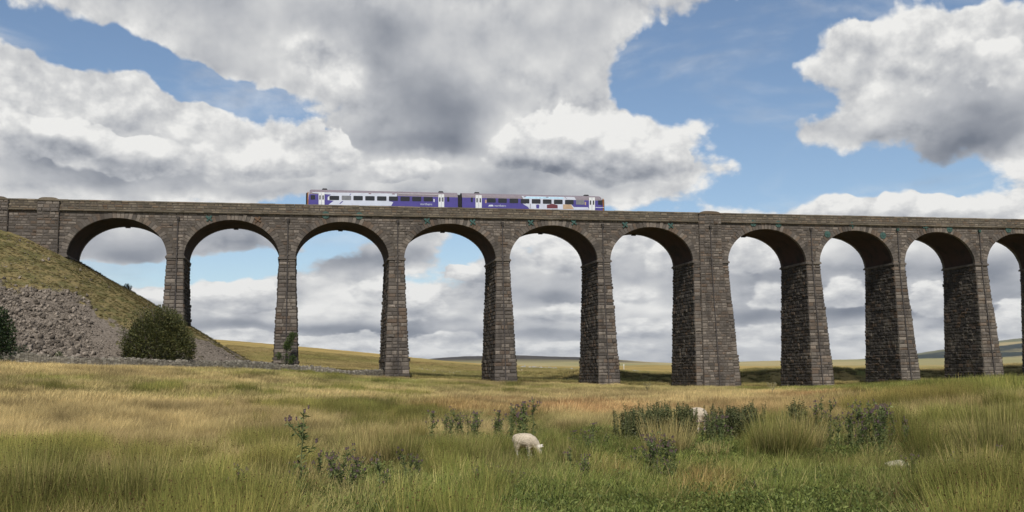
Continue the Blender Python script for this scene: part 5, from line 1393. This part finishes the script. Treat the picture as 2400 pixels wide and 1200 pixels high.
def nettle_parts(seed, h=.95):
    rg = np.random.default_rng(seed); rd = random.Random(seed); st = MB(); LP, LD = [], []
    for s_ in range(3):
        a = rd.uniform(0, 2 * pi); b0 = Vector((cos(a) * .09 * s_, sin(a) * .09 * s_, -.05)); hh = h * rd.uniform(.75, 1.05); tp = b0 + Vector((rd.gauss(0, .06), rd.gauss(0, .06), hh)); st.tube([b0, tp], [.008, .004], 5)
        for k in range(24):
            q = .10 + .90 * k / 23; p = b0.lerp(tp, q)
            for j in range(4):
                an = j * pi / 2 + k * pi / 4; LP.append(tuple(p)); LD.append((cos(an), sin(an), -.3 + .3 * q)); 
    LP = np.array(LP); V_, F_ = leaves(LP, np.array(LD), .095 - .055 * np.clip(LP[:, 2] / h, 0, 1), rg, .42)
    return st, (V_, F_)
def np_leafobj(name, vf, mt_, parent): return np_mesh(name, vf[0], vf[1], mt_, parent)
thistle_protos = []
for i in range(6):
    st, lv, fl = thistle_parts(200 + i, (.95, .8, 1.1, .7, .9, 1.0)[i], (5, 4, 6, 4, 7, 5)[i])
    ms_ = st.mesh('stem'); ms_.materials.append(M_STEM); tmp = np_mesh('leaves', lv[0], lv[1], M_THISTLE, link=False); ml_ = tmp.data
    fm = [f.mesh('flower_head') for f in fl]
    for q in fm: q.materials.append(M_FLOWER)
    thistle_protos.append((ms_, ml_, fm))
nettle_protos = []
for i in range(4):
    st, lv = nettle_parts(300 + i, (.95, .85, 1.05, .9)[i]); ms_ = st.mesh('stem'); ms_.materials.append(M_STEM); nettle_protos.append((ms_, np_mesh('leaves', lv[0], lv[1], M_NETTLE, link=False).data))
def child(name, me, parent):
    o = bpy.data.objects.new(name, me); COL.objects.link(o); o.parent = parent; return o
def place_thistle(x, y, sc_, label, group, kind=None):
    k = random.randrange(6) if kind is None else kind; ms_, ml_, fm = thistle_protos[k]
    e = empty('thistle', (x, y, gz(x, y)), random.uniform(0, 6.28)); e.scale = (sc_,) * 3; tag(e, label, 'thistle', group)
    child('stem', ms_, e); child('leaves', ml_, e)
    for q in fm: child('flower_head', q, e)
def place_nettle(x, y, sc_, label, group):
    ms_, ml_ = random.choice(nettle_protos)
    e = empty('nettle', (x, y, gz(x, y)), random.uniform(0, 6.28)); e.scale = (sc_,) * 3; tag(e, label, 'nettle', group)
    child('stem', ms_, e); child('leaves', ml_, e)
random.seed(12)
# (photo column of the foot, distance, spread px, spread m, number, size, label, group)
for (cx, d, sx, sd, nn, sc_, lab, grp) in (
    (1110, 27, 75, 1.6, 22, .85, 'leafy purple-headed thistle in the clump left of the grazing lamb', 'thistles left of the lamb'),
    (1225, 27, 22, 1.0, 5, 1.05, 'leafy purple-headed thistle standing just behind the lamb', 'thistles behind the lamb'),
    (1390, 24, 40, 1.0, 6, .62, 'short thistle in the sparse clump right of the lamb', 'thistles right of the lamb'),
    (2050, 22.5, 78, 1.0, 28, .86, 'dark green thistle in the dense clump above the pale stone', 'thistles above the pale stone'),
    (1935, 26, 40, 1.0, 6, .8, 'thistle in the loose row between the rush tuft and the dense clump', 'thistles behind the tall rush tuft'),
    (1540, 17.5, 46, .8, 14, .72, 'bright green thistle in the clump below the tall pale grasses', 'thistles in front of the nettles'),
    (1390, 17.0, 45, .6, 5, .62, 'small thistle in the short green turf in front of the lamb', 'thistles in the turf before the lamb'),
    (1160, 15.5, 70, .7, 6, .42, 'low thistle among the weeds at the bottom centre', 'low thistles at the bottom centre'),
    (760, 15.3, 55, .6, 10, .72, 'purple-topped thistle in the foreground clump left of centre', 'foreground thistles left of centre'),
    (880, 14.6, 45, .5, 4, .66, 'thistle with round mauve heads right of the foreground clump', 'foreground thistles right of the clump'),
    (965, 15.8, 30, .5, 4, .62, 'thistle with grey seeding heads near the bottom centre', 'seeding thistles near the bottom centre'),
    (1690, 24, 60, 1.0, 7, .75, 'thistle growing at the foot of the right-hand nettles', 'thistles at the foot of the nettles'),
    (2180, 17, 120, 1.2, 6, .5, 'small thistle scattered in the short grass at the lower right', 'small thistles at the lower right'),
    (1790, 15.5, 60, .8, 4, .4, 'tiny thistle in the turf below the tall rush tuft', 'tiny thistles below the rush tuft'),
    (540, 13.4, 40, .2, 3, .72, 'thistle with mauve heads standing in the front rushes at left', 'thistles in the front rushes')):
    for i in range(nn):
        x, y, z = at(cx + random.gauss(0, sx * .62), 0, d + random.gauss(0, sd * .6)); place_thistle(x, y, sc_ * random.uniform(.8, 1.15), lab, grp)
x, y, z = at(706, 0, 14.2); place_thistle(x, y, 1.2, 'tallest thistle, its single stalk rising above the foreground clump', None, 2)
x, y, z = at(1238, 0, 22.6); place_thistle(x, y, .5, 'thin dark stalk crossing the flank of the lamb', None, 3)
for (cx, d, sx, sd, nn, sc_, lab, grp) in (
    (1537, 27.2, 62, .9, 64, .95, 'dark spire-like nettle in the left stand, in front of the far sheep', 'nettles of the left stand'),
    (1612, 27.5, 12, .4, 5, .95, 'dark nettle directly hiding the far sheep', 'nettles hiding the far sheep'),
    (1722, 26.5, 44, .7, 44, .92, 'dark spire-like nettle in the right stand, beyond the far sheep', 'nettles of the right stand'),
    (1850, 27, 28, .6, 9, .9, 'reddish-brown nettle behind the tall rush tuft', 'nettles behind the tall rush tuft')):
    for i in range(nn):
        x, y, z = at(cx + max(-1.5 * sx, min(1.35 * sx, random.gauss(0, sx * .8))), 0, d + random.gauss(0, sd * .6)); place_nettle(x, y, sc_ * random.uniform(.85, 1.3), lab, grp)
# large rush tufts that stand out on their own
rg = np.random.default_rng(55)
def big_tuft(px_, d, h, sp, n, dry, label, seed_n=40):
    x, y, z = at(px_, 0, d)
    V_, F_, T_, R_x = merge([blades(n, h, sp, .0085, (.06, 0), rg, .16, 3, .4, .55), blades(n // 3, h * .55, sp * 1.1, .009, (.1, 0), rg, .5, 3, .4, 1.0), mk_seed(*seeds(seed_n, h * .6, h * 1.0, sp * 1.4, .020, rg))])
    gq = np.linspace(-1, 1, 5); GX, GY = np.meshgrid(gq, gq, indexing='ij'); RV = np.stack([GX * sp * 1.5, GY * sp * 1.5, .10 - .13 * (GX ** 2 + GY ** 2)], -1).reshape(-1, 3)
    ii_, jj_ = np.meshgrid(np.arange(4), np.arange(4), indexing='ij'); RF = np.stack([ii_ * 5 + jj_, ii_ * 5 + jj_ + 5, ii_ * 5 + jj_ + 6, ii_ * 5 + jj_ + 1], -1).reshape(-1, 4)
    V_, F_, T_, R_x = merge([(V_, F_, T_, R_x), (RV, RF, np.zeros(25), np.full(25, .5))])
    mt2 = M_TUFT if dry < .4 else M_TUFTD
    o = np_mesh('rush_tuft', V_, F_, mt2, attrs={'t': T_, 'r': R_x}); o.location = (x, y, z - .03); tag(o, label, 'rush tuft')
def tuft_mat(name, **k):
    mt_ = grass_mat(name, *k['c'])
    for nd in mt_.node_tree.nodes:
        if nd.type == 'ATTRIBUTE' and nd.attribute_type == 'INSTANCER':
            for l in list(mt_.node_tree.links):
                if l.from_node == nd:
                    s_ = l.to_socket; mt_.node_tree.links.remove(l); s_.default_value = {'dry': k['dry'], 'val': 1.0}.get(nd.attribute_name, .05)
    return mt_
cset = ((0.026, 0.040, 0.010), (0.18, 0.21, 0.05), (0.11, 0.10, 0.035), (0.55, 0.43, 0.19), (0.34, 0.16, 0.06), (0.075, 0.04, 0.02))
M_TUFT = tuft_mat('green_rush_tuft', c=cset, dry=.22); M_TUFTD = tuft_mat('straw_rush_tuft', c=cset, dry=.75)
big_tuft(1565, 22.5, .80, .48, 620, .8, 'large straw-coloured tuft in front of the left nettles')
big_tuft(1672, 21.5, .4, .32, 240, .8, 'pale straw tuft below the far sheep')
big_tuft(1825, 21.5, .95, .42, 620, .3, 'tall dark-based rush tuft standing alone in the turf')
big_tuft(1878, 21.8, .85, .35, 380, .8, 'yellowish tuft right of the tall dark-based one')
big_tuft(935, 20.5, .85, .36, 460, .3, 'arching dark rush tuft left of the thistles')
big_tuft(870, 20.5, .80, .38, 420, .8, 'brownish tuft left of the arching dark one')
big_tuft(1335, 20.5, .75, .22, 260, .3, 'upright green rush tuft right of the lamb')
big_tuft(1275, 21.0, .45, .22, 160, .3, 'short green tuft just in front of the nose of the lamb')
big_tuft(1120, 21.0, .62, .40, 420, .3, 'wide green tuft left of the legs of the lamb')
big_tuft(2290, 15.5, .75, .30, 300, .8, 'pale straggly tuft at the lower right')
big_tuft(2345, 19.0, 1.1, .60, 800, .3, 'biggest rush tuft, dark at its foot, by the right edge')
big_tuft(320, 13.6, .78, .55, 800, .3, 'broad green rush tuft in the lower left foreground')
big_tuft(80, 13.8, .85, .50, 700, .3, 'rush tuft filling the lower left corner')
big_tuft(620, 14.2, .70, .36, 360, .3, 'rush tuft left of the foreground thistles')
# dried umbel stalks on the rise in front of the king pier
for (px_, d, h, lab) in ((1810, 78, 1.1, 'dry branching stalk on the rise right of the king pier'), (1517, 86, 1.0, 'dry branching stalk left of the king pier')):
    x, y, z = at(px_, 0, d); mb = MB(); rd = random.Random(int(px_))
    mb.tube([(0, 0, 0), (.05, 0, h * .6)], [.03, .02], 5)
    for _ in range(12):
        a = rd.uniform(0, 6.28); e = Vector((cos(a) * h * .28, sin(a) * h * .28, h * rd.uniform(.85, 1.05))); mb.tube([(.05, 0, h * .55), e], [.014, .008], 4)
        for _ in range(4): mb.tube([e, e + Vector((rd.gauss(0, .07), rd.gauss(0, .07), .07))], [.008, .02], 4)
    o = mb.build('umbel_stalk', plain('dry_stalk', (.22, .19, .10), .9)); o.location = (x, y, z); tag(o, lab, 'dry plant')

# ------------------------------------------------------------------ thin air between here and the far hills
mb = MB(); mb.box(-14500, 14500, -14500, 14500, float(Z_MIN) - 1.0, 420.0)
hz = bpy.data.materials.new('air'); hz.use_nodes = True; hn = NT(hz.node_tree); hn.n.clear()
pv = hn.new('ShaderNodeVolumePrincipled'); pv.inputs['Color'].default_value = (0.80, 0.86, 0.95, 1); pv.inputs['Density'].default_value = 3e-5; pv.inputs['Anisotropy'].default_value = 0.2
ho = hn.new('ShaderNodeOutputMaterial'); hn.l.new(pv.outputs[0], ho.inputs['Volume'])
haze = mb.build('haze', hz); tag(haze, 'thin pale air softening the farthest hills', 'haze', kind='stuff')
